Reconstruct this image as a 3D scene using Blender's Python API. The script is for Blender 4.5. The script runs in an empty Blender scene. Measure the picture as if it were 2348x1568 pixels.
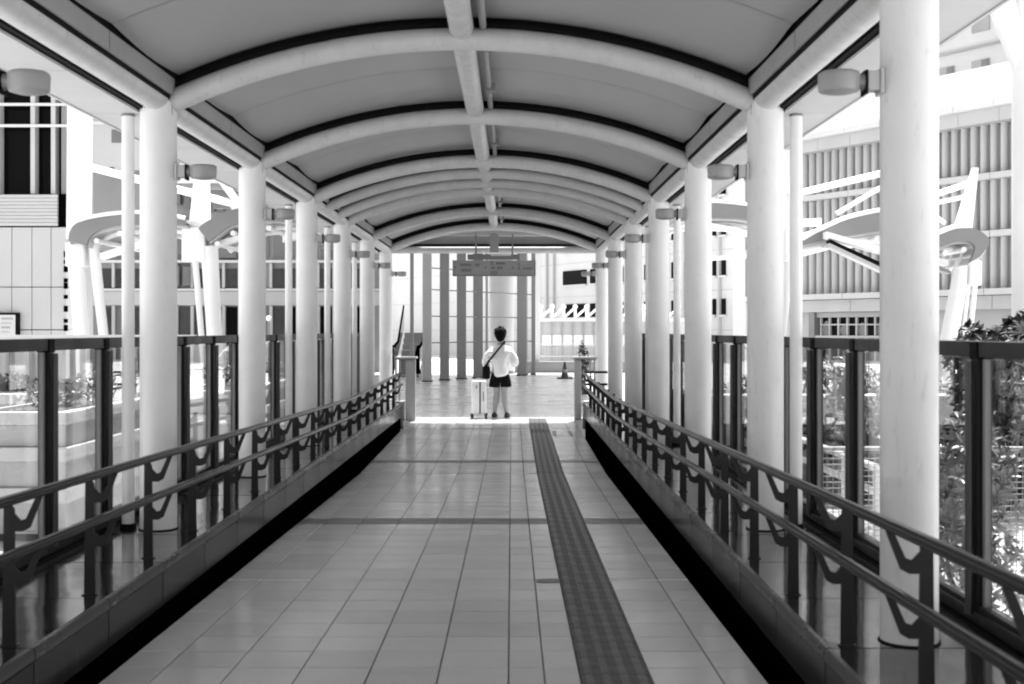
import bpy, bmesh, math, random
from mathutils import Vector, Matrix
R = math.radians
rnd = random.Random(7)
S = bpy.context.scene
COL = S.collection

# ------------------------------------------------------------------ camera, sky, sun, exposure
CAMZ = 1.38
F, VX, VY = 2900.0, 1173.0, 757.0            # focal length and vanishing point in 2348-wide pixels
cam = bpy.data.objects.new('camera', bpy.data.cameras.new('camera'))
COL.objects.link(cam)
cam.location = (0, 0, CAMZ)
cam.rotation_euler = (R(90), 0, 0)
cam.data.sensor_width = 36
cam.data.lens = 36 * F / 2348
cam.data.shift_x = (1174 - VX) / 2348
cam.data.shift_y = -(784 - VY) / 2348
cam.data.clip_end = 1500
cam.data.dof.use_dof = True
cam.data.dof.focus_distance = 55
cam.data.dof.aperture_fstop = 6.3
S.camera = cam

SUN_EL, SUN_AZ = 70.0, 14.0                  # azimuth: degrees to the right of straight ahead
world = bpy.data.worlds.new('World'); S.world = world; world.use_nodes = True
nt = world.node_tree; nt.nodes.clear()
sky = nt.nodes.new('ShaderNodeTexSky'); sky.sky_type = 'NISHITA'; sky.sun_disc = False
sky.sun_elevation = R(SUN_EL); sky.sun_rotation = R(SUN_AZ); sky.air_density = 1.0; sky.dust_density = 2.5
bw = nt.nodes.new('ShaderNodeRGBToBW')        # the photograph is black and white
bg = nt.nodes.new('ShaderNodeBackground'); bg.inputs['Strength'].default_value = 0.15
wo = nt.nodes.new('ShaderNodeOutputWorld')
nt.links.new(sky.outputs[0], bw.inputs[0]); nt.links.new(bw.outputs[0], bg.inputs['Color'])
nt.links.new(bg.outputs[0], wo.inputs['Surface'])
sun = bpy.data.objects.new('sun', bpy.data.lights.new('sun', 'SUN')); COL.objects.link(sun)
sun.data.energy = 4.2; sun.data.angle = R(0.53); sun.data.color = (1, 1, 1)
sd = Vector((math.sin(R(SUN_AZ)) * math.cos(R(SUN_EL)), math.cos(R(SUN_AZ)) * math.cos(R(SUN_EL)), math.sin(R(SUN_EL))))
sun.rotation_euler = sd.to_track_quat('Z', 'Y').to_euler()
sun.location = (10, 20, 40)
S.view_settings.view_transform = 'Standard'; S.view_settings.look = 'None'
S.view_settings.exposure = 1.62; S.view_settings.gamma = 1.0; S.view_settings.use_curve_mapping = False
S.cycles.max_bounces = 10; S.cycles.diffuse_bounces = 5; S.cycles.glossy_bounces = 4
S.cycles.transparent_max_bounces = 24; S.cycles.transmission_bounces = 4
S.cycles.caustics_reflective = False; S.cycles.caustics_refractive = False
S.cycles.use_denoising = True
S.cycles.pixel_filter_type = 'BLACKMAN_HARRIS'; S.cycles.filter_width = 2.0
S.render.film_transparent = False

# ------------------------------------------------------------------ materials (all neutral grey)
MATS = {}
def mat(name, v, rough=0.5, var=0.0, scale=4.0, bump=0.0, bscale=30.0, metal=0.0, spec=0.5, stretch=(1, 1, 1), dirt=0.0, joints=None, coat=0.0, world=False):
    if name in MATS: return MATS[name]
    m = bpy.data.materials.new(name); m.use_nodes = True
    t = m.node_tree; b = t.nodes['Principled BSDF']
    b.inputs['Roughness'].default_value = rough; b.inputs['Metallic'].default_value = metal
    b.inputs['Specular IOR Level'].default_value = spec
    b.inputs['Coat Weight'].default_value = coat; b.inputs['Coat Roughness'].default_value = 0.05
    b.inputs['Base Color'].default_value = (v, v, v, 1)
    tc = t.nodes.new('ShaderNodeTexCoord')
    mp = t.nodes.new('ShaderNodeMapping'); mp.inputs['Scale'].default_value = stretch
    geo = t.nodes.new('ShaderNodeNewGeometry')
    src = geo.outputs['Position'] if world else tc.outputs['Object']
    t.links.new(src, mp.inputs['Vector'])
    last = None
    if var > 0:
        n = t.nodes.new('ShaderNodeTexNoise'); n.inputs['Scale'].default_value = scale
        n.inputs['Detail'].default_value = 6; n.inputs['Roughness'].default_value = 0.6
        t.links.new(mp.outputs[0], n.inputs['Vector'])
        mr = t.nodes.new('ShaderNodeMapRange'); mr.inputs['From Min'].default_value = 0.3; mr.inputs['From Max'].default_value = 0.7
        mr.inputs['To Min'].default_value = v * (1 - var); mr.inputs['To Max'].default_value = v * (1 + var)
        t.links.new(n.outputs['Fac'], mr.inputs['Value']); last = mr.outputs[0]
        rr = t.nodes.new('ShaderNodeMapRange'); rr.inputs['From Min'].default_value = 0.3; rr.inputs['From Max'].default_value = 0.7
        rr.inputs['To Min'].default_value = min(1, rough * 1.25); rr.inputs['To Max'].default_value = rough * 0.8
        t.links.new(n.outputs['Fac'], rr.inputs['Value']); t.links.new(rr.outputs[0], b.inputs['Roughness'])
    if dirt > 0:
        n2 = t.nodes.new('ShaderNodeTexNoise'); n2.inputs['Scale'].default_value = 9; n2.inputs['Detail'].default_value = 8
        n2.inputs['Roughness'].default_value = 0.7
        mp2 = t.nodes.new('ShaderNodeMapping'); mp2.inputs['Scale'].default_value = (3.2, 3.2, 0.7)
        t.links.new(src, mp2.inputs['Vector']); t.links.new(mp2.outputs[0], n2.inputs['Vector'])
        m2 = t.nodes.new('ShaderNodeMapRange'); m2.inputs['From Min'].default_value = 0.56; m2.inputs['From Max'].default_value = 0.74
        m2.inputs['To Min'].default_value = 1.0; m2.inputs['To Max'].default_value = 1 - dirt
        t.links.new(n2.outputs['Fac'], m2.inputs['Value'])
        mu = t.nodes.new('ShaderNodeMath'); mu.operation = 'MULTIPLY'
        if last: t.links.new(last, mu.inputs[0])
        else: mu.inputs[0].default_value = v
        t.links.new(m2.outputs[0], mu.inputs[1]); last = mu.outputs[0]
    if joints:                                # (width, height, mortar factor) brick joints for surfaces too far to build
        bt = t.nodes.new('ShaderNodeTexBrick'); bt.inputs['Scale'].default_value = 1.0
        bt.offset = 0; bt.inputs['Brick Width'].default_value = joints[0]; bt.inputs['Row Height'].default_value = joints[1]
        bt.inputs['Mortar Size'].default_value = joints[3] if len(joints) > 3 else 0.012; bt.inputs['Bias'].default_value = 0
        bt.inputs['Color1'].default_value = (1, 1, 1, 1); bt.inputs['Color2'].default_value = (0.9, 0.9, 0.9, 1)
        bt.inputs['Mortar'].default_value = (joints[2],) * 3 + (1,)
        t.links.new(tc.outputs['Object'], bt.inputs['Vector'])
        m3 = t.nodes.new('ShaderNodeMath'); m3.operation = 'MULTIPLY'
        if last: t.links.new(last, m3.inputs[0])
        else: m3.inputs[0].default_value = v
        t.links.new(bt.outputs['Color'], m3.inputs[1]); last = m3.outputs[0]
    if last: t.links.new(last, b.inputs['Base Color'])
    if bump > 0:
        n3 = t.nodes.new('ShaderNodeTexNoise'); n3.inputs['Scale'].default_value = bscale; n3.inputs['Detail'].default_value = 3
        t.links.new(mp.outputs[0], n3.inputs['Vector'])
        bp = t.nodes.new('ShaderNodeBump'); bp.inputs['Strength'].default_value = 1.0; bp.inputs['Distance'].default_value = bump
        t.links.new(n3.outputs['Fac'], bp.inputs['Height']); t.links.new(bp.outputs[0], b.inputs['Normal'])
    MATS[name] = m
    return m

def glass_mat(name, tint, refl=1.0, rough=0.0):
    if name in MATS: return MATS[name]
    m = bpy.data.materials.new(name); m.use_nodes = True
    t = m.node_tree; t.nodes.clear()
    o = t.nodes.new('ShaderNodeOutputMaterial'); mx = t.nodes.new('ShaderNodeMixShader')
    tr = t.nodes.new('ShaderNodeBsdfTransparent'); tr.inputs[0].default_value = (tint, tint, tint, 1)
    gl = t.nodes.new('ShaderNodeBsdfGlossy'); gl.inputs['Color'].default_value = (refl, refl, refl, 1); gl.inputs['Roughness'].default_value = rough
    lw = t.nodes.new('ShaderNodeLayerWeight'); lw.inputs['Blend'].default_value = 0.5
    pw_ = t.nodes.new('ShaderNodeMath'); pw_.operation = 'POWER'; pw_.inputs[1].default_value = 5.0
    ma = t.nodes.new('ShaderNodeMath'); ma.operation = 'MULTIPLY_ADD'; ma.inputs[1].default_value = 0.9; ma.inputs[2].default_value = 0.09
    t.links.new(lw.outputs['Facing'], pw_.inputs[0]); t.links.new(pw_.outputs[0], ma.inputs[0])
    t.links.new(ma.outputs[0], mx.inputs[0]); t.links.new(tr.outputs[0], mx.inputs[1]); t.links.new(gl.outputs[0], mx.inputs[2])
    t.links.new(mx.outputs[0], o.inputs[0])
    MATS[name] = m
    return m

M_COL = mat('column_paint', 0.78, 0.38, 0.05, 3.0, dirt=0.08, world=True)
M_COLD = mat('column_paint_stained', 0.76, 0.38, 0.03, 3.0, dirt=0.24, world=True)
M_RIB = mat('rib_paint', 0.52, 0.4, 0.07, 7.0, dirt=0.3, world=True)
M_ROOF = mat('roof_sheet', 0.33, 0.4, 0.07, 0.6, stretch=(1, 0.4, 1), world=True)
M_FASC = mat('fascia_sheet', 0.30, 0.45, 0.06, 1.5)
M_SOFF = mat('soffit_panel', 0.46, 0.5, 0.05, 1.2)
M_DARK = mat('dark_gasket_and_shade', 0.004, 0.7, spec=0.1)  # gaskets and dark parts; also strips where shade is put in as colour
M_BLACK = mat('black_void', 0.002, 0.9, spec=0.0)  # black parts; also the shade of deep recesses, given as colour
M_RAIL = mat('rail_enamel', 0.012, 0.22, 0.03, 3, spec=0.16)
M_POST = mat('post_enamel', 0.022, 0.45, 0.08, 8, spec=0.25)
M_FENCE = mat('fence_enamel', 0.015, 0.4, 0.06, 3, spec=0.16)
M_FENCE2 = mat('fence_mullion', 0.045, 0.35, 0.1, 6)
M_LEDGE = mat('ledge_steel', 0.018, 0.09, 0.1, 2.0, bump=0.009, bscale=1.5, spec=0.55, coat=0.25)
M_NOSE = mat('ledge_nosing', 0.06, 0.3, 0.02, 1, spec=0.2)
M_FACE = mat('kerb_face', 0.03, 0.2, 0.02, 0.7, spec=0.06)
M_TILE = [mat('floor_tile_%d' % i, v, 0.2, 0.09, 1.3, spec=0.65, dirt=0.10, world=True) for i, v in enumerate((0.44, 0.475, 0.50))]
M_BAND = mat('floor_band', 0.10, 0.35, 0.1, 6)
M_STRIP = mat('floor_strip', 0.5, 0.3, 0.06, 6)
M_TACT = mat('tactile_tile', 0.032, 0.5, 0.12, 9)
M_TBAR = mat('tactile_bar', 0.055, 0.4, 0.12, 9)
M_GROUT = mat('grout', 0.045, 0.8, 0.2, 20)
M_PLAZA = mat('plaza_stone', 0.6, 0.25, 0.1, 0.9, joints=(0.6, 0.3, 0.72, 0.006))
M_GROUND = mat('ground_paving', 0.5, 0.7, 0.15, 0.4, joints=(0.6, 0.6, 0.8, 0.01))
M_WHITE = mat('white_paint', 0.82, 0.4, 0.03, 3)
M_WALL = mat('pale_wall', 0.47, 0.6, 0.06, 0.6)
M_WALLW = mat('white_wall', 0.6, 0.6, 0.04, 0.4)
M_GREY = mat('grey_wall', 0.36, 0.6, 0.1, 0.3)
M_DWIN = mat('window_glass_dim', 0.035, 0.12, 0.4, 0.7, spec=0.4)
M_DEPT = mat('department_wall', 0.24, 0.6, 0.12, 0.3)
M_MID = mat('mid_grey', 0.2, 0.5, 0.1, 1.0)
M_FINB = mat('facade_fin', 0.44, 0.5, 0.05, 0.5)
M_WIN = mat('window_glass_dark', 0.004, 0.1, spec=0.04)
M_WIN2 = mat('window_glass_grey', 0.12, 0.12, 0.2, 0.5, spec=0.7)
M_SCREEN = mat('screen_fin', 0.2, 0.5, 0.1, 1.0)
M_LEAF = mat('leaf', 0.03, 0.45, 0.35, 3, spec=0.25)  # shade within the crowns is put into this dark base colour
M_LEAFB = mat('leaf_sunlit', 0.21, 0.3, 0.3, 6)  # sunlit brightness is put into this leaf colour
M_BARK = mat('bark', 0.08, 0.9, 0.3, 20)
M_GLASS = glass_mat('fence_glass', 0.93)
M_SKIN = mat('skin', 0.38, 0.5, 0.05, 20)
M_SHIRT = mat('white_cotton', 0.82, 0.9, 0.03, 15, bump=0.03, bscale=7, stretch=(1.6, 1.6, 0.7))
M_BLKC = mat('black_cloth', 0.006, 0.9, 0.2, 20, spec=0.1)
M_HAIR = mat('hair', 0.004, 0.8, 0.2, 60, spec=0.1)
M_SHOE = mat('shoe', 0.03, 0.6)
M_CASE = mat('suitcase_shell', 0.82, 0.3, 0.03, 8)
M_SIGN = mat('sign_board', 0.3, 0.5, 0.08, 3)
M_SIGNT = mat('sign_print', 0.11, 0.6)
M_CONE = mat('cone_rubber', 0.03, 0.6)

# ------------------------------------------------------------------ mesh helpers
class MB:
    def __init__(s): s.v, s.f, s.sm = [], [], []
    def add(s, vs, fs, smooth=False):
        n = len(s.v); s.v += [tuple(p) for p in vs]
        for f in fs: s.f.append(tuple(i + n for i in f)); s.sm.append(smooth)
        return s
    def box(s, x0, x1, y0, y1, z0, z1):
        s.add([(x0, y0, z0), (x1, y0, z0), (x1, y1, z0), (x0, y1, z0), (x0, y0, z1), (x1, y0, z1), (x1, y1, z1), (x0, y1, z1)],
              [(0, 3, 2, 1), (4, 5, 6, 7), (0, 1, 5, 4), (1, 2, 6, 5), (2, 3, 7, 6), (3, 0, 4, 7)]); return s
    def bbox(s, x0, x1, y0, y1, z0, z1, b):     # box with chamfered edges
        bm = bmesh.new(); bmesh.ops.create_cube(bm, size=1)
        for v in bm.verts: v.co = Vector(((x0 + x1) / 2 + v.co.x * (x1 - x0), (y0 + y1) / 2 + v.co.y * (y1 - y0), (z0 + z1) / 2 + v.co.z * (z1 - z0)))
        bmesh.ops.bevel(bm, geom=bm.edges[:], offset=b, segments=2, affect='EDGES', profile=0.5)
        bm.verts.index_update(); s.add([v.co.copy() for v in bm.verts], [[v.index for v in f.verts] for f in bm.faces]); bm.free(); return s
    def tube(s, pts, r, n=12, caps=True, smooth=True):
        pts = [Vector(p) for p in pts]; rs = r if isinstance(r, (list, tuple)) else [r] * len(pts)
        vs, fs = [], []; up = None
        for i, p in enumerate(pts):
            d = (pts[min(i + 1, len(pts) - 1)] - pts[max(i - 1, 0)]).normalized()
            if up is None:
                up = Vector((0, 0, 1)) if abs(d.z) < 0.9 else Vector((0, 1, 0))
            a = d.cross(up).normalized(); b = a.cross(d).normalized(); up = b
            for k in range(n):
                t = 2 * math.pi * k / n
                vs.append(p + (a * math.cos(t) + b * math.sin(t)) * rs[i])
        for i in range(len(pts) - 1):
            for k in range(n):
                fs.append((i * n + k, i * n + (k + 1) % n, (i + 1) * n + (k + 1) % n, (i + 1) * n + k))
        s.add(vs, fs, smooth)
        if caps:
            s.add(vs[:n], [tuple(range(n))[::-1]]); s.add(vs[-n:], [tuple(range(n))])
        return s
    def lathe(s, prof, n=24, c=(0, 0, 0), smooth=True, caps=True):
        vs, fs = [], []
        for r, z in prof:
            for k in range(n):
                t = 2 * math.pi * k / n
                vs.append((c[0] + r * math.cos(t), c[1] + r * math.sin(t), c[2] + z))
        for i in range(len(prof) - 1):
            for k in range(n):
                fs.append((i * n + k, i * n + (k + 1) % n, (i + 1) * n + (k + 1) % n, (i + 1) * n + k))
        s.add(vs, fs, smooth)
        if caps:
            s.add(vs[:n], [tuple(range(n))[::-1]]); s.add(vs[-n:], [tuple(range(n))])
        return s
    def prism(s, poly, axis, a0, a1):           # polygon in the plane normal to axis, extruded from a0 to a1
        def P(q, a):
            return {'x': (a, q[0], q[1]), 'y': (q[0], a, q[1]), 'z': (q[0], q[1], a)}[axis]
        n = len(poly)
        s.add([P(q, a0) for q in poly] + [P(q, a1) for q in poly],
              [tuple(range(n)), tuple(range(2 * n - 1, n - 1, -1))] + [(i, i + n, (i + 1) % n + n, (i + 1) % n) for i in range(n)]); return s
    def xform(s, M):
        s.v = [tuple(M @ Vector(p)) for p in s.v]; return s
    def mesh(s, name):
        me = bpy.data.meshes.new(name); me.from_pydata(s.v, [], s.f)
        me.polygons.foreach_set('use_smooth', s.sm); me.update()
        bm = bmesh.new(); bm.from_mesh(me); bmesh.ops.recalc_face_normals(bm, faces=bm.faces[:]); bm.to_mesh(me); bm.free()
        return me
    def build(s, name, m, parent=None, loc=None, rot=None, label=None):
        return place(name, s.mesh(name), m, parent, loc, rot, label)

def place(name, me, m, parent=None, loc=None, rot=None, label=None):
    o = bpy.data.objects.new(name, me); COL.objects.link(o)
    if m is not None and not me.materials: me.materials.append(m)
    if parent is not None: o.parent = parent
    if loc is not None: o.location = loc
    if rot is not None: o.rotation_euler = rot
    if label: o['label'] = label
    return o

def tag(o, label=None, cat=None, group=None, kind=None):
    if label: o['label'] = label
    if cat: o['category'] = cat
    if group: o['group'] = group
    if kind: o['kind'] = kind
    return o

def thing(name, label, cat, loc=(0, 0, 0), group=None, rot=None):
    o = bpy.data.objects.new(name, None); COL.objects.link(o); o.location = loc
    o.empty_display_size = 0.2
    if rot: o.rotation_euler = rot
    return tag(o, label, cat, group)

def P(u, v, y):                                # a pixel of the photograph at depth y, in metres
    return Vector(((u - VX) * y / F, y, CAMZ + (VY - v) * y / F))

ORD = ['nearest', 'second nearest', 'third', 'fourth', 'fifth', 'sixth', 'seventh', 'eighth']

# ------------------------------------------------------------------ walkway: layout numbers
BAY = 2.81
YC = [BAY * (0.766 + k) for k in range(0, 8)]     # column rows: 2.15, 4.96 ... 21.82
CX, HW = -0.305, 1.865                             # centre line, half distance between column rows
XL, XR = CX - HW, CX + HW
PZ = 0.16                                          # ledge height
ARL, ARR = -1.826, 1.197                           # kerb edges
FLL, FLR = -1.72, 1.07                             # floor edges
FEL, FER = -2.52, 1.94                             # glass fences
YEND, YBEG = 21.35, -4.0
SEAM = 14.3
def fz(y):                                         # floor height: ramp down, then gently up
    return -0.0169 * y if y < SEAM else -0.0169 * SEAM + (y - SEAM) * 0.0125
PLZ = fz(21.9)

# ------------------------------------------------------------------ ground and paving
g = MB(); g.add([(-300, -120, -0.5), (300, -120, -0.5), (300, 500, -0.5), (-300, 500, -0.5)], [(0, 1, 2, 3)])
tag(g.build('ground', M_GROUND), kind='structure')
g = MB(); g.box(-14, 14, 21.9, 62, -0.49, PLZ)
tag(g.build('plaza_paving', M_PLAZA), kind='structure')
floor = bpy.data.objects.new('walkway_floor', None); COL.objects.link(floor); tag(floor, kind='structure')
g = MB()
for a, b in ((YBEG, SEAM), (SEAM, 21.9)):
    vs = [(FLL, a, fz(a) - 0.006), (FLR, a, fz(a) - 0.006), (FLR, b, fz(b) - 0.006), (FLL, b, fz(b) - 0.006)]
    lo = [(p[0], p[1], p[2] - 0.2) for p in vs]
    g.add(vs + lo, [(0, 1, 2, 3), (0, 4, 5, 1), (1, 5, 6, 2), (2, 6, 7, 3), (3, 7, 4, 0), (4, 7, 6, 5)])
g.build('floor_bed', M_GROUT, floor)
g = MB(); g.box(FLL - 0.25, FLR + 0.3, YBEG, 21.6, -0.48, -0.46)
g.build('gutter_bottom', M_BLACK, floor)  # black colour stands for the shade down in the slot

XS = [FLL, -1.513, -1.213, -0.913, -0.613, -0.313, -0.013, 0.139, 0.2915, None, 0.5905, 0.885, FLR]
colsx = [(XS[i], XS[i + 1]) for i in range(len(XS) - 1) if XS[i] is not None and XS[i + 1] is not None]
# cross rows: (y0, y1, kind)
rows, y = [], -4.0
marks = [(7.62, 7.68, 'strip'), (10.12, 10.47, 'band'), (SEAM - 0.02, SEAM + 0.02, 'joint'), (15.35, 15.6, 'band2'), (19.9, 20.0, 'band2')]
edges = [-4.0] + [q for m_ in marks for q in m_[:2]] + [21.9]
kinds = ['tile']
for m_ in marks: kinds += [m_[2], 'tile']
for i in range(len(edges) - 1):
    a, b = edges[i], edges[i + 1]
    if kinds[i] != 'tile': rows.append((a, b, kinds[i])); continue
    y = b
    while y - a > 0.02:
        y0 = max(a, y - 0.3)
        if y0 - a < 0.08: y0 = a
        rows.append((y0, y, 'tile')); y = y0
pieces = []
for (a, b, k) in rows:
    for (x0, x1) in colsx:
        pieces.append((a, b, x0, x1, k))
def tile_mesh(w, l, gy=0.0042):
    q = MB(); h = 0.012; c = 0.0025; gx = 0.003
    x0, x1, y0, y1 = -w / 2 + gx, w / 2 - gx, -l / 2 + gy, l / 2 - gy
    q.add([(x0, y0, -h), (x1, y0, -h), (x1, y1, -h), (x0, y1, -h), (x0, y0, -c), (x1, y0, -c), (x1, y1, -c), (x0, y1, -c),
           (x0 + c, y0 + c, 0), (x1 - c, y0 + c, 0), (x1 - c, y1 - c, 0), (x0 + c, y1 - c, 0)],
          [(0, 1, 5, 4), (1, 2, 6, 5), (2, 3, 7, 6), (3, 0, 4, 7), (4, 5, 9, 8), (5, 6, 10, 9), (6, 7, 11, 10), (7, 4, 8, 11), (8, 9, 10, 11)])
    return q
tcache = {}
ntile = 0
rest = [MB() for _ in M_TILE]; restb = MB()
vis = [p for p in pieces if p[0] > 4.75]
vis.sort(key=lambda p: p[0])
parts = set(vis[:300])
for p in pieces:
    a, b, x0, x1, k = p
    w, l = x1 - x0, b - a
    yc, xc = (a + b) / 2, (x0 + x1) / 2
    sl = math.atan(-0.0169) if yc < SEAM else math.atan(0.0125)
    mi = rnd.randrange(3)
    m = M_TILE[mi]
    if k == 'band' or k == 'joint': m = M_BAND
    if k == 'band2': m = M_MID
    if k == 'strip' and (x0 < -1.3 or x0 > 0.5): m = M_STRIP
    tz = rnd.uniform(-0.0006, 0.0006)
    if p in parts:
        key = (round(w, 3), round(l, 3), m.name)
        if key not in tcache:
            tcache[key] = tile_mesh(w, l).mesh('tile'); tcache[key].materials.append(m)
        place('tile', tcache[key], None, floor, (xc, yc, fz(yc) + tz), (sl + rnd.uniform(-.001, .001), rnd.uniform(-.001, .001), 0))
    else:
        q = tile_mesh(w, l).xform(Matrix.Translation((xc, yc, fz(yc) + tz)) @ Matrix.Rotation(sl, 4, 'X'))
        (restb if m in (M_BAND, M_MID) else rest[mi]).add(q.v, q.f)
for i, q in enumerate(rest): tag(q.build('tile_field', M_TILE[i], floor), kind='stuff')
tag(restb.build('tile_field', M_BAND, floor), kind='stuff')
# tactile guide strip, one 0.3 m tile after another, four raised bars each
tm = tile_mesh(0.299, 0.3, 0.0004).mesh('tactile_tile'); tm.materials.append(M_TACT)
q = MB()
for i in range(4):
    xc = -0.112 + i * 0.0747
    w0, w1, l0, l1 = 0.019, 0.013, 0.1485, 0.1465
    q.add([(xc - w0, -l0, -.001), (xc + w0, -l0, -.001), (xc + w0, l0, -.001), (xc - w0, l0, -.001), (xc - w1, -l1, .005), (xc + w1, -l1, .005), (xc + w1, l1, .005), (xc - w1, l1, .005)],
          [(4, 5, 6, 7), (0, 1, 5, 4), (1, 2, 6, 5), (2, 3, 7, 6), (3, 0, 4, 7)])
barsm = q.mesh('guide_bars'); barsm.materials.append(M_TBAR)
q = MB()
for i in range(5):
    for j in range(5): q.lathe([(0.016, -0.001), (0.011, 0.005)], 8, (-0.12 + i * 0.06, -0.12 + j * 0.06, 0))
dotm = q.mesh('warning_dots'); dotm.materials.append(M_TBAR)
y = 21.9 - 0.15
while y > -4:
    sl = math.atan(-0.0169) if y < SEAM else math.atan(0.0125)
    dots = 19.25 < y < 19.75
    o = place('tactile_tile', tm, None, floor, (0.441, y, fz(y) + 0.001), (sl, 0, 0))
    place('warning_dots' if dots else 'guide_bars', dotm if dots else barsm, None, o)
    y -= 0.3
g = MB()
for (x0, x1, y0, y1) in ((0.15, 0.285, 7.55, 7.66), (0.62, 0.68, 18.8, 19.5), (0.86, 0.92, 18.8, 19.5)):
    g.add([(x0, y0, fz(y0) + .004), (x1, y0, fz(y0) + .004), (x1, y1, fz(y1) + .004), (x0, y1, fz(y1) + .004)], [(0, 1, 2, 3)])
    g.build('floor_plate', M_BAND, floor); g = MB()

# ------------------------------------------------------------------ steel kerb ledges
def ledge(side):
    s = -1 if side == 'left' else 1
    ar, out = (ARL, FEL - 0.12) if s < 0 else (ARR, FER + 0.12)
    t = thing('kerb_ledge', 'polished dark steel kerb ledge carrying the %s columns and handrail' % side, 'ledge', (ar, 0, PZ), 'kerb ledges')
    ys = [6.65 + 0.9 * k for k in range(-12, 17)] + [YEND]
    top_cache, n = {}, 0
    wtop = abs(out - ar)
    for i in range(len(ys) - 1):
        L = ys[i + 1] - ys[i] - 0.012
        key = round(L, 3)
        if key not in top_cache:
            q = MB(); x0, x1 = (0.03 * s, wtop * s); x0, x1 = min(x0, x1), max(x0, x1)
            nx, ny = 10, 8
            vs = [(x0 + (x1 - x0) * i_ / nx, -L / 2 + L * j_ / ny, 0) for j_ in range(ny + 1) for i_ in range(nx + 1)]
            q.add(vs, [(j_ * (nx + 1) + i_, j_ * (nx + 1) + i_ + 1, (j_ + 1) * (nx + 1) + i_ + 1, (j_ + 1) * (nx + 1) + i_) for j_ in range(ny) for i_ in range(nx)])
            q.add([(x0, -L / 2, -.02), (x1, -L / 2, -.02), (x1, L / 2, -.02), (x0, L / 2, -.02), (x0, -L / 2, 0), (x1, -L / 2, 0), (x1, L / 2, 0), (x0, L / 2, 0)], [(0, 1, 5, 4), (1, 2, 6, 5), (2, 3, 7, 6), (3, 0, 4, 7)])
            tmesh = q.mesh('top_panel'); tmesh.materials.append(M_LEDGE)
            q = MB()   # nosing: small quarter round lip
            prof = [(0.03 * s, 0.001), (0.012 * s, -0.001), (0.003 * s, -0.009), (0.0, -0.022), (0.0, -0.045), (0.03 * s, -0.045)]
            q.prism(prof, 'y', -L / 2, L / 2)
            nmesh = q.mesh('nosing'); nmesh.materials.append(M_NOSE)
            q = MB(); x0, x1 = sorted((0.006 * s, 0.03 * s)); q.box(x0, x1, -L / 2, L / 2, -0.225, -0.053)
            fmesh = q.mesh('face_panel'); fmesh.materials.append(M_FACE)
            top_cache[key] = (tmesh, nmesh, fmesh)
        yc = (ys[i] + ys[i + 1]) / 2
        for nm, me in zip(('top_panel', 'nosing', 'face_panel'), top_cache[key]):
            place(nm, me, None, t, (0, yc, rnd.uniform(-.0008, .0008)), (0, rnd.uniform(-.0015, .0015) if nm == 'top_panel' else 0, 0))
    q = MB(); x0, x1 = sorted((0.045 * s, (wtop - 0.01) * s)); q.box(x0, x1, -4.1, YEND - 0.01, -0.63, -0.021)
    q.build('core', M_BLACK, t)  # black so the toe recess under the face carries its shade as colour
    q = MB(); x0, x1 = sorted(((wtop) * s, (wtop + 0.02) * s)); q.box(x0, x1, -4.1, YEND, -0.65, 0.002)
    q.build('outer_skirt', M_WALL, t)
    q = MB(); x0, x1 = sorted((0.006 * s, (wtop) * s)); q.box(x0, x1, YEND + 0.002, YEND + 0.03, -0.45, 0.0)
    q.build('end_panel', M_WALL, t)
ledge('left'); ledge('right')

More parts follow.
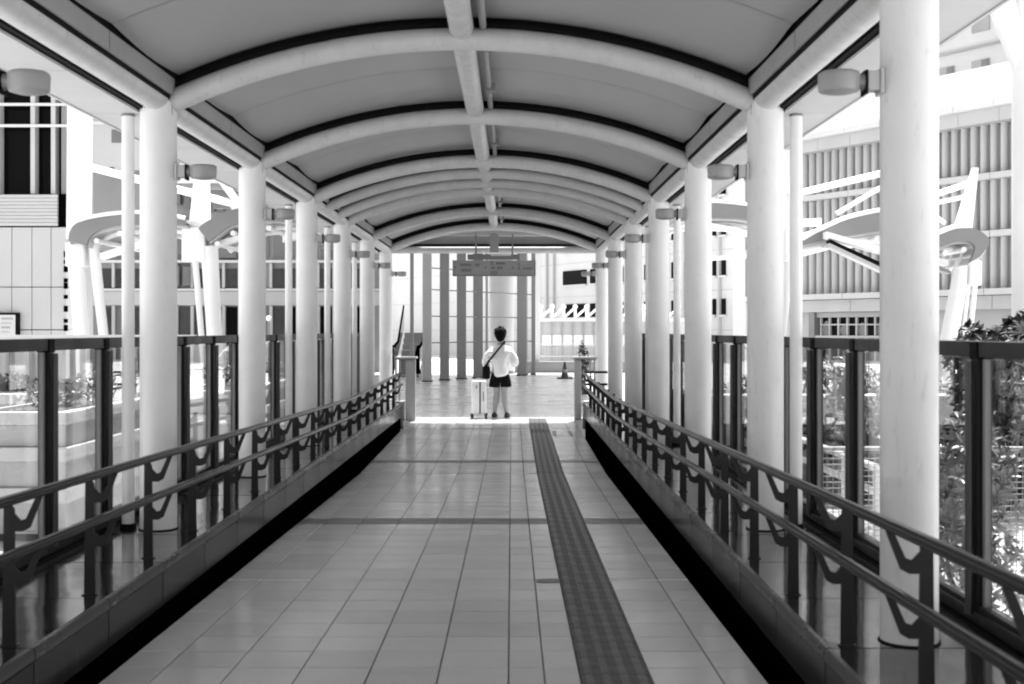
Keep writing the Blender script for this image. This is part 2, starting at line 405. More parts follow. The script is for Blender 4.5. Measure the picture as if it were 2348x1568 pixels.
# ------------------------------------------------------------------ columns, rain pipes, lamps
cm = MB().lathe([(0.111, 0), (0.111, 2.62)], 40).mesh('shaft')
cm2 = cm.copy(); cm.materials.append(M_COL); cm2.materials.append(M_COLD)
rm = MB().lathe([(0.120, 0.0), (0.119, 0.004), (0.112, 0.007)], 40).mesh('base_ring'); rm.materials.append(M_DARK)
bm_ = MB().box(-0.012, 0.012, -0.05, 0.05, -0.02, 0.09).mesh('connector_plate'); bm_.materials.append(M_MID)
pm = MB().lathe([(0.038, 0), (0.038, 2.55)], 20).mesh('pipe'); pm.materials.append(M_COL)
ps = MB().lathe([(0.05, 0), (0.05, 0.02), (0.04, 0.03)], 16).mesh('pipe_collar'); ps.materials.append(M_DARK)
pt = MB().lathe([(0.042, -0.012), (0.042, 0.0)], 16).mesh('pipe_collar'); pt.materials.append(M_MID)
for side, x in (('left', XL), ('right', XR)):
    s = -1 if side == 'left' else 1
    for k, yc in enumerate(YC):
        if k == 0: continue                        # beside the viewer, far outside the picture
        i_ = k - (2 if side == 'left' else 1)
        nth = ORD[i_] if i_ >= 0 else 'cut off'
        lab = ('%s round white column in the %s row, counted from the viewer' % (nth, side)) if i_ >= 0 else 'round white column just beyond the left edge, carrying the cut off drum lamp'
        c = thing('roof_column', lab, 'column', (x, yc, PZ), 'white roof columns')
        place('shaft', cm2 if (side == 'right' and k < 3) else cm, None, c, (0, 0, 0), (0, 0, rnd.uniform(0, 6) if not (side == 'right' and k < 3) else 3.6 + k))
        place('base_ring', rm, None, c, (0, 0, 0.001))
        # lamp on the inner side
        l = thing('column_lamp', ('pale drum lamp on a bracket of the %s %s column' % (nth, side)) if i_ >= 0 else 'large pale drum lamp at the upper left edge of the picture', 'lamp', (x - s * 0.111, yc, 2.353), 'drum lamps on the columns')
        d = -s
        q = MB(); x0, x1 = sorted((-0.004 * d, 0.012 * d)); q.bbox(x0, x1, -0.045, 0.045, -0.05, 0.05, 0.003)
        q.build('wall_plate', M_RIB, l)
        q = MB(); x0, x1 = sorted((0.012 * d, 0.06 * d)); q.bbox(x0, x1, -0.036, 0.036, -0.036, 0.04, 0.004)
        q.build('bracket_box', M_SOFF, l)
        q = MB(); x0, x1 = sorted((0.06 * d, 0.069 * d)); q.box(x0, x1, -0.04, 0.04, -0.05, 0.042)
        q.build('gasket', M_DARK, l)
        q = MB(); q.tube([(0.069 * d, 0, 0.0), (0.085 * d, 0, 0.0), (0.095 * d, 0, 0), (0.115 * d, 0, 0)], [0.034, 0.027, 0.026, 0.036], 14)
        q.build('neck', M_FASC, l)
        q = MB(); q.lathe([(0.0, 0.036), (0.07, 0.036), (0.079, 0.03), (0.081, 0.02), (0.079, -0.035), (0.075, -0.042)], 32, (0.165 * d, 0, 0.004), caps=False)
        q.lathe([(0.075, -0.042), (0.045, -0.05), (0.0, -0.053)], 32, (0.165 * d, 0, 0.004), caps=False)
        q.build('drum', M_FASC, l)
    for k in ((2, 4, 5, 6) if side == 'left' else (2, 4, 5)):
        c = thing('rain_pipe', 'thin white rain pipe just outside the %s %s column' % (ORD[k - (2 if side == 'left' else 1)], side), 'pipe', (x + s * 0.195, YC[k] + 0.03, PZ), 'thin white rain pipes')
        place('pipe', pm, None, c); place('pipe_collar', ps, None, c); place('pipe_collar', pt, None, c, (0, 0, 2.55))

# ------------------------------------------------------------------ roof
roof = thing('walkway_roof', 'long barrel vaulted walkway roof of grey sheets on white pipe ribs', 'roof', (CX, 0, 2.5))
RZ = -2.5                                          # child z offset
A, RISE, ZS = 1.78, 0.385, 2.785
RAD = (A * A + RISE * RISE) / (2 * RISE)
def arc(x, off=0.0):                               # height of the rib centre line at lateral x, plus radial offset
    return ZS + RISE - RAD + math.sqrt(max(0, (RAD + off) ** 2 - x * x))
NA = 28
def rib_mesh(r=0.07):
    q = MB(); q.tube([(A * (2 * i / NA - 1), 0, arc(A * (2 * i / NA - 1)) + RZ) for i in range(NA + 1)], r, 16)
    return q.mesh('rib')
ribm = rib_mesh(); ribm.materials.append(M_RIB)
ribs = rib_mesh(0.06); ribs.materials.append(M_RIB)
q = MB(); hx = 1.755  # dark bar on the pipe, near-black also for the pipe's shaded top
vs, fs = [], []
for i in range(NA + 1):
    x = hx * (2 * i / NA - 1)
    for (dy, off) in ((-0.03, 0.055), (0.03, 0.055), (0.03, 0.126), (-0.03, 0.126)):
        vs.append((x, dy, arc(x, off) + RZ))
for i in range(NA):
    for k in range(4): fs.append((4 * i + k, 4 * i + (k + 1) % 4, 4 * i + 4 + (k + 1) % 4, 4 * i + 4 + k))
q.add(vs, fs, True); barm = q.mesh('rib_shade_bar'); barm.materials.append(M_DARK)
gus = MB().box(-0.006, 0.006, -0.055, 0.055, -0.09, 0.10).box(0.03, 0.04, -0.045, 0.045, -0.07, 0.07).mesh('connector_plate'); gus.materials.append(M_MID)
bol = MB().lathe([(0.012, -0.02), (0.012, 0.15)], 8).mesh('connector_bolt'); bol.materials.append(M_DARK)
YR = [-0.66] + YC
for yc in YR:
    r = place('rib', ribm, None, roof, (0, yc, 0))
    place('rib_shade_bar', barm, None, r)
    for s in (-1, 1):
        place('connector_plate', gus, None, r, (s * 1.772, 0, arc(A) + RZ), (0, 0, 0 if s > 0 else math.pi))
        place('connector_bolt', bol, None, r, (s * 1.79, -0.062, arc(A) + RZ))
for yc in (14.32, 15.25):                          # the pair at the expansion joint
    r = place('rib', ribs, None, roof, (0, yc, -0.012)); place('rib_shade_bar', barm, None, r)
YROOF0, YROOF1 = -2.2, 22.02
# ridge pipe between ribs, eave pipes along the columns
ends = [YROOF0] + YR
for i in range(len(ends) - 1):
    q = MB(); q.tube([(0, ends[i] + 0.075, arc(0) + RZ + 0.05), (0, ends[i] + 0.11, arc(0) + RZ + 0.05), (0, ends[i + 1] - 0.09, arc(0) + RZ + 0.05), (0, ends[i + 1] - 0.045, arc(0) + RZ + 0.05)], [0.07, 0.074, 0.074, 0.066], 24)
    q.build('ridge_pipe', M_RIB, roof)
q = MB(); q.tube([(0.13, YROOF0, arc(0) + RZ + 0.068), (0.13, 21.8, arc(0) + RZ + 0.068)], 0.022, 8); q.build('conduit', M_FASC, roof)
jb = MB().box(-0.035, 0.035, -0.06, 0.06, -0.03, 0.03).mesh('junction_box'); jb.materials.append(M_MID)
for yc in YR[2:-1]:
    place('junction_box', jb, None, roof, (0.145, yc + 0.45, arc(0) + RZ + 0.06)); place('junction_box', jb, None, roof, (0.145, yc + 1.9, arc(0) + RZ + 0.06))
for s in (-1, 1):
    q = MB(); q.tube([(s * HW, YROOF0, 2.80 + RZ), (s * HW, 22.0, 2.80 + RZ)], 0.082, 24); q.build('eave_pipe', M_RIB, roof)
# vault sheets: two per bay, slightly bellied, 10 mm joint with dark deck behind
VX2 = 1.745
VOFF = 0.13
def sheet(L):
    q = MB(); ny = 6
    vs, fs = [], []
    for j in range(ny + 1):
        y = -L / 2 + L * j / ny; sag = 0.026 * math.cos(math.pi * (j / ny - 0.5))
        for i in range(NA + 1):
            x = VX2 * (2 * i / NA - 1); vs.append((x, y, arc(x, VOFF) + RZ - sag + 0.01))
    n = NA + 1
    for j in range(ny):
        for i in range(NA): fs.append((j * n + i, j * n + i + 1, (j + 1) * n + i + 1, (j + 1) * n + i))
    q.add(vs, fs, True)
    return q.mesh('roof_sheet')
cuts = [YROOF0]
allr = sorted(YR + [14.32, 15.25])
for i, yc in enumerate(allr):
    cuts.append(yc)
    if i + 1 < len(allr) and allr[i + 1] - yc > 2: cuts.append((yc + allr[i + 1]) / 2 + 0.12)
cuts.append(YROOF1)
sc_ = {}
for i in range(len(cuts) - 1):
    L = cuts[i + 1] - cuts[i] - 0.008; key = round(L, 2)
    if key not in sc_: sc_[key] = sheet(L); sc_[key].materials.append(M_ROOF)
    place('roof_sheet', sc_[key], None, roof, (0, (cuts[i] + cuts[i + 1]) / 2, 0))
q = MB(); vs, fs = [], []                           # outer deck above the sheets
xs = [-2.3, -1.8] + [VX2 * (2 * i / NA - 1) for i in range(NA + 1)] + [1.8, 2.3]
def deckz(x): return arc(max(-VX2, min(VX2, x)), VOFF) + 0.035
for x in xs:
    for (y, dz) in ((YROOF0, 0), (YROOF1, 0), (YROOF1, 0.05), (YROOF0, 0.05)): vs.append((x, y, deckz(x) + dz + RZ))
for i in range(len(xs) - 1):
    for k in range(4): fs.append((4 * i + k, 4 * i + (k + 1) % 4, 4 * i + 4 + (k + 1) % 4, 4 * i + 4 + k))
q.add(vs, fs); q.build('roof_deck', M_MID, roof)
# side fascia strips, dark backing, soffit panels, eave edge
zf0, zf1 = 2.812, arc(VX2, VOFF) - 0.012
fcache = {}
fcuts = [c for c in cuts]
for s in (-1, 1):
    q = MB(); x0, x1 = sorted((s * 1.775, s * 1.80)); q.box(x0, x1, YROOF0, YROOF1, 2.79 + RZ, zf1 + 0.05 + RZ); q.build('fascia_backing', M_DARK, roof)
    q = MB(); x0, x1 = sorted((s * 1.80, s * 1.99)); q.box(x0, x1, YROOF0, YROOF1, 2.865 + RZ, 2.90 + RZ); q.build('gutter_liner', M_DARK, roof)
    for i in range(len(fcuts) - 1):
        L = fcuts[i + 1] - fcuts[i] - 0.014
        q = MB(); x0, x1 = sorted((s * 1.757, s * 1.77)); q.box(x0, x1, -L / 2, L / 2, zf0 + RZ, zf1 - 0.014 + RZ)
        q.build('fascia_panel', M_FASC, roof, (0, (fcuts[i] + fcuts[i + 1]) / 2, 0))
        L2 = fcuts[i + 1] - fcuts[i] - 0.008
        q = MB(); x0, x1 = sorted((s * (HW + 0.112), s * (HW + 0.43))); q.box(x0, x1, -L2 / 2, L2 / 2, 2.712 + RZ, 2.727 + RZ)
        q.build('soffit_panel', M_SOFF, roof, (0, (fcuts[i] + fcuts[i + 1]) / 2, 0))
    q = MB(); x0, x1 = sorted((s * (HW + 0.075), s * (HW + 0.425))); q.box(x0, x1, YROOF0, YROOF1, 2.732 + RZ, 2.745 + RZ); q.build('soffit_backing', M_DARK, roof)
    q = MB(); x0, x1 = sorted((s * (HW + 0.43), s * (HW + 0.445))); q.box(x0, x1, YROOF0, YROOF1, 2.705 + RZ, 2.99 + RZ); q.build('eave_edge', M_SOFF, roof)
# tie beam and sign hanger at the far end
q = MB(); q.tube([(-HW, 21.95, 2.775 + RZ), (HW, 21.95, 2.775 + RZ)], 0.062, 16); q.build('tie_beam', M_RIB, roof)
q = MB(); q.box(-HW, HW, 21.93, 21.97, 2.84 + RZ, 2.875 + RZ); q.build('tie_shadow_strip', M_DARK, roof)  # near-black strip painting the shadow line over the tie beam
q = MB(); q.box(-HW, HW, 21.99, 22.01, 2.88 + RZ, 3.0 + RZ); q.build('end_panel', M_FASC, roof)

# ------------------------------------------------------------------ handrails
RU, RL = 0.84, 0.637
def plate_poly(s, h_low, h_up):
    """outline of the post plate and its two arms in the x-z plane; origin at the foot, arms towards s"""
    def A_(h):                                    # arm from the post to the rail centre line (0.12 out, h up)
        return [(0.02, h - 0.155), (0.055, h - 0.155), (0.082, h - 0.14), (0.128, h - 0.02), (0.104, h - 0.02), (0.066, h - 0.105), (0.045, h - 0.112), (0.02, h - 0.085)]
    up = A_(h_up); lo = A_(h_low)
    post = [(-0.026, 0), (0.026, 0), (0.02, h_up - 0.07), (0.008, h_up - 0.05), (-0.02, h_up - 0.05)]
    f = lambda p: [(s * a, b) for a, b in p]
    return f(post), f(lo), f(up)
def handrail(side):
    s = 1 if side == 'left' else -1                # direction towards the walkway
    xr = -1.822 if side == 'left' else 1.177
    xp = xr - s * 0.12
    t = thing('handrail', 'dark double handrail on branched posts along the %s kerb' % side, 'handrail', (xp, 0, PZ), 'double handrails')
    yy = [-3.6 + 0.5 * k for k in range(50)]
    yy = [y for y in yy if y < 21.0] + [21.0]
    for h, nm in ((RU, 'upper_rail'), (RL, 'lower_rail')):
        q = MB(); q.tube([(s * 0.12, y, fz(y) + h - PZ) for y in yy], 0.0205, 16); q.build(nm, M_RAIL, t)
    y = 4.89 - 0.935 * 8
    while y < 20.9:
        hu, hl = fz(y) + RU - PZ, fz(y) + RL - PZ
        post, lo, up = plate_poly(s, hl, hu)
        q = MB(); q.prism(post, 'y', -0.006, 0.006); p = q.build('post', M_POST, t, (0, y, 0))
        q = MB(); q.prism(lo, 'y', -0.005, 0.005); q.build('arm', M_POST, p)
        q = MB(); q.prism(up, 'y', -0.005, 0.005); q.build('arm', M_POST, p)
        q = MB(); q.box(-0.034, 0.034, -0.014, 0.014, 0.0, 0.005); q.build('foot_plate', M_POST, p)
        y += 0.935
    if side == 'right':                            # rails turn outwards to the last column
        for h in (RU, RL):
            z = fz(21.0) + h - PZ
            q = MB(); q.tube([(s * 0.12, 20.98, z), (s * 0.12, 21.03, z), (s * 0.09, 21.06, z), (-s * 0.3, 21.06, z)], 0.0205, 12); q.build('return_rail', M_RAIL, t)
handrail('left'); handrail('right')

# ------------------------------------------------------------------ glass fences
FZ1 = 1.335
def fence(side):
    x = FEL if side == 'left' else FER
    s = 1 if side == 'left' else -1                # towards the walkway
    y0 = 6.84 if side == 'left' else 5.22
    t = thing('glass_fence', 'dark framed glass fence along the %s side of the walkway' % side, 'fence', (x, 0, PZ), 'glass fences')
    H = FZ1 - PZ
    ys = [y0 + 0.937 * k for k in range(-9, 17)]
    ys = [y for y in ys if -3.4 < y < 21.0]
    pm_ = MB().box(-0.03, 0.03, -0.034, 0.034, 0.0, H - 0.075).mesh('post'); pm_.materials.append(M_FENCE)
    mm_ = MB().tube([(0, 0, 0.05), (0, 0, H - 0.08)], 0.017, 12).mesh('mullion'); mm_.materials.append(M_FENCE2)
    st_ = MB().box(-0.012, 0.012, -0.012, 0.012, 0.09, H - 0.075).mesh('glazing_bead'); st_.materials.append(M_MID)
    cl_ = MB().box(-0.036, 0.036, -0.04, 0.04, H - 0.075, H - 0.004).mesh('post_cap'); cl_.materials.append(M_DARK)
    for y in ys:
        p = place('post', pm_, None, t, (0, y, 0))
        place('post_cap', cl_, None, p)
        place('mullion', mm_, None, t, (s * 0.05, y + 0.005, 0))
        place('glazing_bead', st_, None, t, (0, y + 0.056, 0)); place('glazing_bead', st_, None, t, (0, y - 0.056, 0))
    for i in range(len(ys) - 1):
        a, b = ys[i] + 0.036, ys[i + 1] - 0.036
        q = MB(); q.box(-0.004, 0.004, a + 0.01, b - 0.01, 0.095, H - 0.07); q.build('pane', M_GLASS, t)
        q = MB(); q.bbox(-0.03, 0.03, a + 0.006, b - 0.006, H - 0.066, H, 0.004); q.build('top_rail', M_FENCE, t)
        q = MB(); q.box(-0.028, 0.028, a, b, 0.012, 0.09); q.box(s * 0.03 if s > 0 else -0.045, 0.045 if s > 0 else -0.03, a, b, 0.055, 0.07); q.build('bottom_rail', M_FENCE, t)
    q = MB(); q.box(-0.05, 0.05, ys[0], ys[-1], 0.0, 0.012); q.build('base_channel', M_DARK, t)
fence('left'); fence('right')

# ------------------------------------------------------------------ newels at the end of the kerbs
def newel(side):
    xs_ = (-1.97, -1.60) if side == 'left' else (1.04, 1.46)
    inner = -1.71 if side == 'left' else 1.12
    outer = -1.90 if side == 'left' else 1.34
    zb = PLZ
    t = thing('end_newel', 'pale metal newel with flat cap ending the %s handrail' % side, 'newel', (inner, 21.45, zb), 'end newels')
    top = 0.93 - zb
    q = MB(); q.bbox(xs_[0] - inner, xs_[1] - inner, -0.12, 0.12, top - 0.03, top, 0.008); q.build('cap', M_WALL, t)
    q = MB(); q.box(xs_[0] - inner + .03, xs_[1] - inner - 0.03, -0.1, 0.1, top - 0.05, top - 0.032); q.build('cap_shadow_gap', M_MID, t)
    w = 0.085 if side == 'left' else 0.06
    q = MB(); q.bbox(-w, w, -0.05, 0.05, 0.0, top - 0.05, 0.01); q.build('main_post', M_WALL, t)
    for dx in (0, 0.07 if side == 'right' else -0.06):
        q = MB(); q.tube([(outer - inner + dx, 0, 0.33), (outer - inner + dx, 0, top - 0.05)], 0.018, 10); q.build('side_post', M_WALL, t)
    x0, x1 = sorted((outer - inner - (0.12 if side == 'left' else -0.18), outer - inner + (0.09 if side == 'left' else -0.12)))
    q = MB(); q.bbox(x0, x1, -0.09, 0.09, 0.0, 0.33, 0.012); q.build('base_block', M_WALL if side == 'right' else M_GREY, t)
newel('left'); newel('right')

# ------------------------------------------------------------------ hanging sign
sx0, sx1, sy = -0.985, 0.395, 21.5
sz0, sz1 = P(0, 631, sy).z, P(0, 597, sy).z
t = thing('hanging_sign', 'wide direction sign with small dark lettering hung from the far end of the roof', 'sign', ((sx0 + sx1) / 2, sy, sz1))
w2, h2 = (sx1 - sx0) / 2, sz1 - sz0
q = MB(); q.bbox(-w2, w2, -0.05, 0.05, -h2, 0, 0.006); board = q.build('board', M_SIGN, t)
q = MB(); q.box(-w2 - .012, w2 + .012, -0.056, 0.056, -h2 - 0.016, -h2 - 0.001); q.build('bottom_frame', M_MID, t)
for s in (-1, 1):
    x0, x1 = sorted((s * (w2 + 0.001), s * (w2 + 0.014))); q = MB(); q.box(x0, x1, -0.056, 0.056, -h2, 0.004); q.build('end_frame', M_MID, t)
q = MB(); q.bbox(-0.455, 0.43, -0.04, 0.04, 0.012, 0.105, 0.005); up = q.build('light_housing', M_MID, t)
q = MB(); q.box(-0.06, 0.29, -0.043, -0.041, 0.075, 0.103); q.build('lamp_cover', M_WALLW, up)
for dx in (-0.31, 0.31):
    q = MB(); q.tube([(dx, 0, 0.1), (dx, 0, 0.46)], 0.014, 8); q.build('hanger', M_MID, t)
q = MB(); q.box(-0.075, 0.075, -0.09, 0.02, 0.14, 0.46); q.build('hanger_box', M_FASC, t)
def px(x, y):                                       # zoomed sign pixels -> board coordinates
    return (-w2 + (x - 210) / (2140 - 210) * 2 * w2, -(y - 840) / (1150 - 840) * h2)
tr = random.Random(3)
def word(x0, x1, yc, hh, n):                        # blurred strokes of a line of small characters
    q = MB(); cw = (x1 - x0) / n
    for i in range(n):
        a = x0 + cw * i; b = a + cw * 0.8
        for k in range(3):
            yy = yc - hh / 2 + hh * k / 2
            p, r = px(a + tr.uniform(0, cw * .15), yy + 5), px(b - tr.uniform(0, cw * .15), yy - 5)
            q.box(p[0], r[0], -0.0515, -0.0505, min(p[1], r[1]) - .002, max(p[1], r[1]) + .002)
        xm = (a + b) / 2 + tr.uniform(-cw * .2, cw * .2)
        p, r = px(xm - 4, yc + hh / 2), px(xm + 4, yc - hh / 2)
        q.box(p[0], r[0], -0.0522, -0.0517, min(p[1], r[1]), max(p[1], r[1]))
    q.build('lettering', M_SIGNT, board)
word(370, 640, 935, 34, 8); word(720, 830, 935, 40, 3); word(390, 640, 1048, 44, 6)
word(1090, 1160, 905, 48, 2); word(1220, 1450, 905, 30, 8); word(1100, 1190, 1000, 36, 3); word(1250, 1380, 1000, 48, 3)
word(1090, 1250, 1105, 60, 4); word(1740, 1790, 930, 48, 1); word(1730, 1800, 1010, 40, 2); word(1860, 2080, 1010, 24, 7)
for (ax, ay, dirn) in ((245, 990, -1), (975, 990, 1), (1620, 995, 1)):   # small arrows
    q = MB(); c = px(ax, ay); e = 0.022
    q.prism([(c[0] - dirn * e, c[1] - e), (c[0] + dirn * e, c[1]), (c[0] - dirn * e, c[1] + e), (c[0] - dirn * e * .4, c[1])], 'y', -0.0515, -0.0505)
    q.build('arrow', M_SIGNT, board)

# ------------------------------------------------------------------ person, bag, suitcase
def skin_obj(name, verts, edges, radii, m, parent, root=0, sub=2):
    me = bpy.data.meshes.new(name); me.from_pydata(verts, edges, []); me.update()
    o = bpy.data.objects.new(name, me); COL.objects.link(o); o.parent = parent
    md = o.modifiers.new('skin', 'SKIN'); md.use_smooth_shade = True
    md.branch_smoothing = 0.4
    if not me.skin_vertices:
        bpy.context.view_layer.objects.active = o
    sv = me.skin_vertices[0].data
    for i, r in enumerate(radii):
        sv[i].radius = r if isinstance(r, tuple) else (r, r)
        sv[i].use_root = (i == root)
    sb = o.modifiers.new('sub', 'SUBSURF'); sb.levels = sub; sb.render_levels = sub
    me.materials.append(m)
    return o
PX, PY = -0.20, 22.22
per = thing('person', 'person seen from behind in loose white shirt and black shorts with crossbody strap', 'person', (PX, PY, PLZ), rot=(0, 0, R(-4)))
V, E, Rr = [], [], []
def chain(pts, start=None):
    prev = start
    for (p, r) in pts:
        V.append(p); Rr.append(r); i = len(V) - 1
        if prev is not None: E.append((prev, i))
        prev = i
    return prev
pel = chain([((0, 0, 0.80), (0.135, 0.10))])
che = chain([((0, -0.005, 0.98), (0.12, 0.09)), ((0, 0.0, 1.17), (0.14, 0.095))], pel)
nk = chain([((0, 0.01, 1.28), (0.06, 0.06)), ((0, 0.018, 1.355), (0.047, 0.05)), ((0, 0.03, 1.44), (0.075, 0.088)), ((0, 0.03, 1.53), (0.06, 0.07))], che)
hd = nk - 1
chain([((0, 0.13, 1.425), (0.012, 0.014))], hd)                          # nose
for s in (-1, 1):
    chain([((s * 0.085, 0.02, 1.44), (0.012, 0.022))], hd)               # ears
    e = chain([((s * 0.15, 0, 1.215), (0.055, 0.055)), ((s * 0.255, 0.0, 0.99), (0.04, 0.042)), ((s * 0.20, 0.19, 0.97), (0.027, 0.03)), ((s * 0.185, 0.26, 0.975), (0.034, 0.018))], che)
    base = V[e]
    for k, (dx, ln) in enumerate(((-0.028, .05), (-0.01, .065), (0.009, .062), (0.026, .048))):
        chain([((base[0] + dx, base[1] + 0.035, base[2] + 0.004), 0.0085), ((base[0] + dx, base[1] + 0.035 + ln * .6, base[2] - 0.008), 0.008), ((base[0] + dx * .9, base[1] + 0.03 + ln * .8, base[2] - 0.03), 0.0075)], e)
    chain([((base[0] - s * 0.036, base[1] + 0.0, base[2]), 0.0095), ((base[0] - s * 0.046, base[1] + 0.035, base[2] - 0.008), 0.0085)], e)
    if s < 0: leg = [((-0.08, 0, 0.70), (0.085, 0.09)), ((-0.06, 0.05, 0.44), (0.06, 0.064)), ((-0.075, 0.02, 0.29), (0.061, 0.066)), ((-0.10, -0.02, 0.10), (0.038, 0.042)), ((-0.105, 0.07, 0.04), (0.035, 0.03))]
    else: leg = [((0.085, 0, 0.70), (0.085, 0.09)), ((0.075, 0.0, 0.44), (0.061, 0.064)), ((0.085, -0.05, 0.29), (0.062, 0.066)), ((0.115, -0.07, 0.10), (0.038, 0.042)), ((0.13, 0.02, 0.04), (0.035, 0.03))]
    chain(leg, pel)
skin_obj('body', V, E, Rr, M_SKIN, per, root=pel)
V, E, Rr = [], [], []
b0 = chain([((0.03, 0, 0.70), (0.185, 0.14)), ((0.015, 0, 0.78), (0.195, 0.15)), ((0, -0.005, 0.93), (0.195, 0.15)), ((0, -0.01, 1.10), (0.205, 0.145)), ((0, 0.0, 1.21), (0.165, 0.115)), ((0, 0.012, 1.285), (0.08, 0.075))])
top = 3
for s in (-1, 1):
    chain([((s * 0.185, 0.0, 1.16), (0.085, 0.09)), ((s * 0.235, 0.0, 1.05), (0.08, 0.085)), ((s * 0.262, 0.0, 0.95), (0.076, 0.08)), ((s * 0.245, 0.07, 0.915), (0.066, 0.066)), ((s * 0.215, 0.15, 0.925), (0.045, 0.045))], top)
skin_obj('shirt', V, E, Rr, M_SHIRT, per, root=0)
V, E, Rr = [], [], []
r0 = chain([((0, 0, 0.86), (0.15, 0.115)), ((0, 0, 0.76), (0.165, 0.125))])
for s in (-1, 1):
    chain([((s * 0.095, 0, 0.65), (0.092, 0.11)), ((s * 0.103, 0.005, 0.54), (0.086, 0.11)), ((s * 0.104, 0.005, 0.52), (0.082, 0.105))], 1)
skin_obj('shorts', V, E, Rr, M_BLKC, per, root=0)
# hair: a cap over skull and nape, lumpy and tapering to the neck
q = MB(); hr = random.Random(5); nseg = 28
prof = [(1.572, 0.03), (1.566, 0.065), (1.548, 0.098), (1.515, 0.116), (1.475, 0.118), (1.435, 0.107), (1.40, 0.09), (1.36, 0.068), (1.325, 0.048)]
vs, fs = [], []
for (z, r) in prof:
    for k in range(nseg):
        a = 2 * math.pi * k / nseg
        cut = 1.0
        rr_ = r * (1 + hr.uniform(-0.09, 0.09))
        yy = 0.02 + math.sin(a) * rr_ * 1.05
        if math.sin(a) > 0.25 and z < 1.46: yy = min(yy, 0.045); rr_ *= 0.93
        vs.append((math.cos(a) * rr_ * 0.92, yy, z + hr.uniform(-.006, .006)))
for i in range(len(prof) - 1):
    for k in range(nseg): fs.append((i * nseg + k, i * nseg + (k + 1) % nseg, (i + 1) * nseg + (k + 1) % nseg, (i + 1) * nseg + k))
fs.append(tuple(range(nseg)))
q.add(vs, fs, True)
for k in range(34):                                 # loose tufts on top
    a = hr.uniform(0, 6.28); r = hr.uniform(0, .10)
    c = Vector((math.cos(a) * r, 0.02 + math.sin(a) * r, 1.568 - r * r * 4.5)); d = Vector((hr.uniform(-.5, .5), hr.uniform(-.5, .5), 1)).normalized()
    q.tube([c, c + d * .02, c + d * .035 + Vector((d.x, d.y, 0)) * .02], [0.014, 0.009, 0.001], 5)
q.build('hair', M_HAIR, per)
for s, dx, dy in ((-1, -0.103, 0.0), (1, 0.123, -0.05)):
    q = MB()
    rings = [(-0.085, .034, .04), (-0.065, .045, .06), (-0.02, .047, .066), (0.04, .05, .055), (0.11, .054, .042), (0.15, .04, .028), (0.17, .02, .02)]
    vs, fs = [], []; n = 12
    for (y_, w_, h_) in rings:
        for k in range(n):
            a = 2 * math.pi * k / n; vs.append((dx + math.cos(a) * w_, dy + y_, max(0.0, 0.028 + math.sin(a) * h_)))
    for i in range(len(rings) - 1):
        for k in range(n): fs.append((i * n + k, i * n + (k + 1) % n, (i + 1) * n + (k + 1) % n, (i + 1) * n + k))
    fs += [tuple(range(n)), tuple(range((len(rings) - 1) * n, len(rings) * n))]
    q.add(vs, fs, True); q.build('shoe', M_SHOE, per)
bag = thing('shoulder_bag', 'small black shoulder bag at the left hip of the person', 'bag', (PX - 0.235, PY - 0.03, PLZ + 0.80))
q = MB(); q.bbox(-0.075, 0.06, -0.05, 0.05, -0.13, 0.10, 0.035); q.build('pouch', M_BLKC, bag)
q = MB(); q.bbox(-0.065, 0.05, -0.058, -0.045, -0.02, 0.085, 0.005); q.build('flap', M_BLKC, bag)
q = MB()
path = [(-0.02, 0.0, 0.09), (0.03, -0.09, 0.17), (0.09, -0.128, 0.25), (0.17, -0.138, 0.35), (0.245, -0.132, 0.44), (0.29, -0.10, 0.50), (0.315, -0.02, 0.535), (0.31, 0.08, 0.48)]
for i in range(len(path) - 1):
    a, b = Vector(path[i]), Vector(path[i + 1]); w_ = Vector((0.7, 0, -0.7)) * 0.016; d_ = Vector((0, -0.006, 0.002))
    q.add([a - w_, a + w_, b + w_, b - w_, a - w_ + d_, a + w_ + d_, b + w_ + d_, b - w_ + d_], [(0, 1, 2, 3), (4, 5, 6, 7), (0, 1, 5, 4), (1, 2, 6, 5), (2, 3, 7, 6), (3, 0, 4, 7)])
q.build('strap', M_BLKC, bag)
sc = thing('suitcase', 'pale upright wheeled suitcase standing at the left of the person', 'suitcase', (-0.565, 22.0, PLZ))
q = MB(); q.bbox(-0.128, 0.128, -0.13, 0.13, 0.075, 0.655, 0.028); q.build('shell', M_CASE, sc)
for x in (-0.09, -0.05, 0.055, 0.095):
    q = MB(); q.bbox(x - 0.008, x + 0.008, -0.135, -0.128, 0.11, 0.62, 0.002); q.build('shell_rib', M_CASE, sc)
q = MB(); q.box(0.01, 0.03, -0.136, -0.1285, 0.08, 0.645); q.build('zip_band', M_BLKC, sc)
q = MB(); q.box(0.07, 0.085, -0.14, -0.135, 0.3, 0.46); q.build('side_handle', M_MID, sc)
q = MB(); q.box(-0.05, -0.03, -0.14, -0.1355, 0.52, 0.58); q.build('lock', M_MID, sc)
q = MB(); q.tube([(-0.07, 0.1, 0.64), (-0.07, 0.1, 0.672), (-0.055, 0.1, 0.684), (0.055, 0.1, 0.684), (0.07, 0.1, 0.672), (0.07, 0.1, 0.64)], 0.008, 8); q.build('pull_handle', M_MID, sc)
for x in (-0.12, 0.12):
    for y in (-0.1, 0.1):
        q = MB(); q.tube([(x - 0.02, y, 0.034), (x + 0.02, y, 0.034)], 0.034, 14); q.build('wheel', M_SHOE, sc)
        q = MB(); q.box(x - 0.026, x + 0.026, y - 0.02, y + 0.02, 0.045, 0.078); q.build('wheel_housing', M_SHOE, sc)

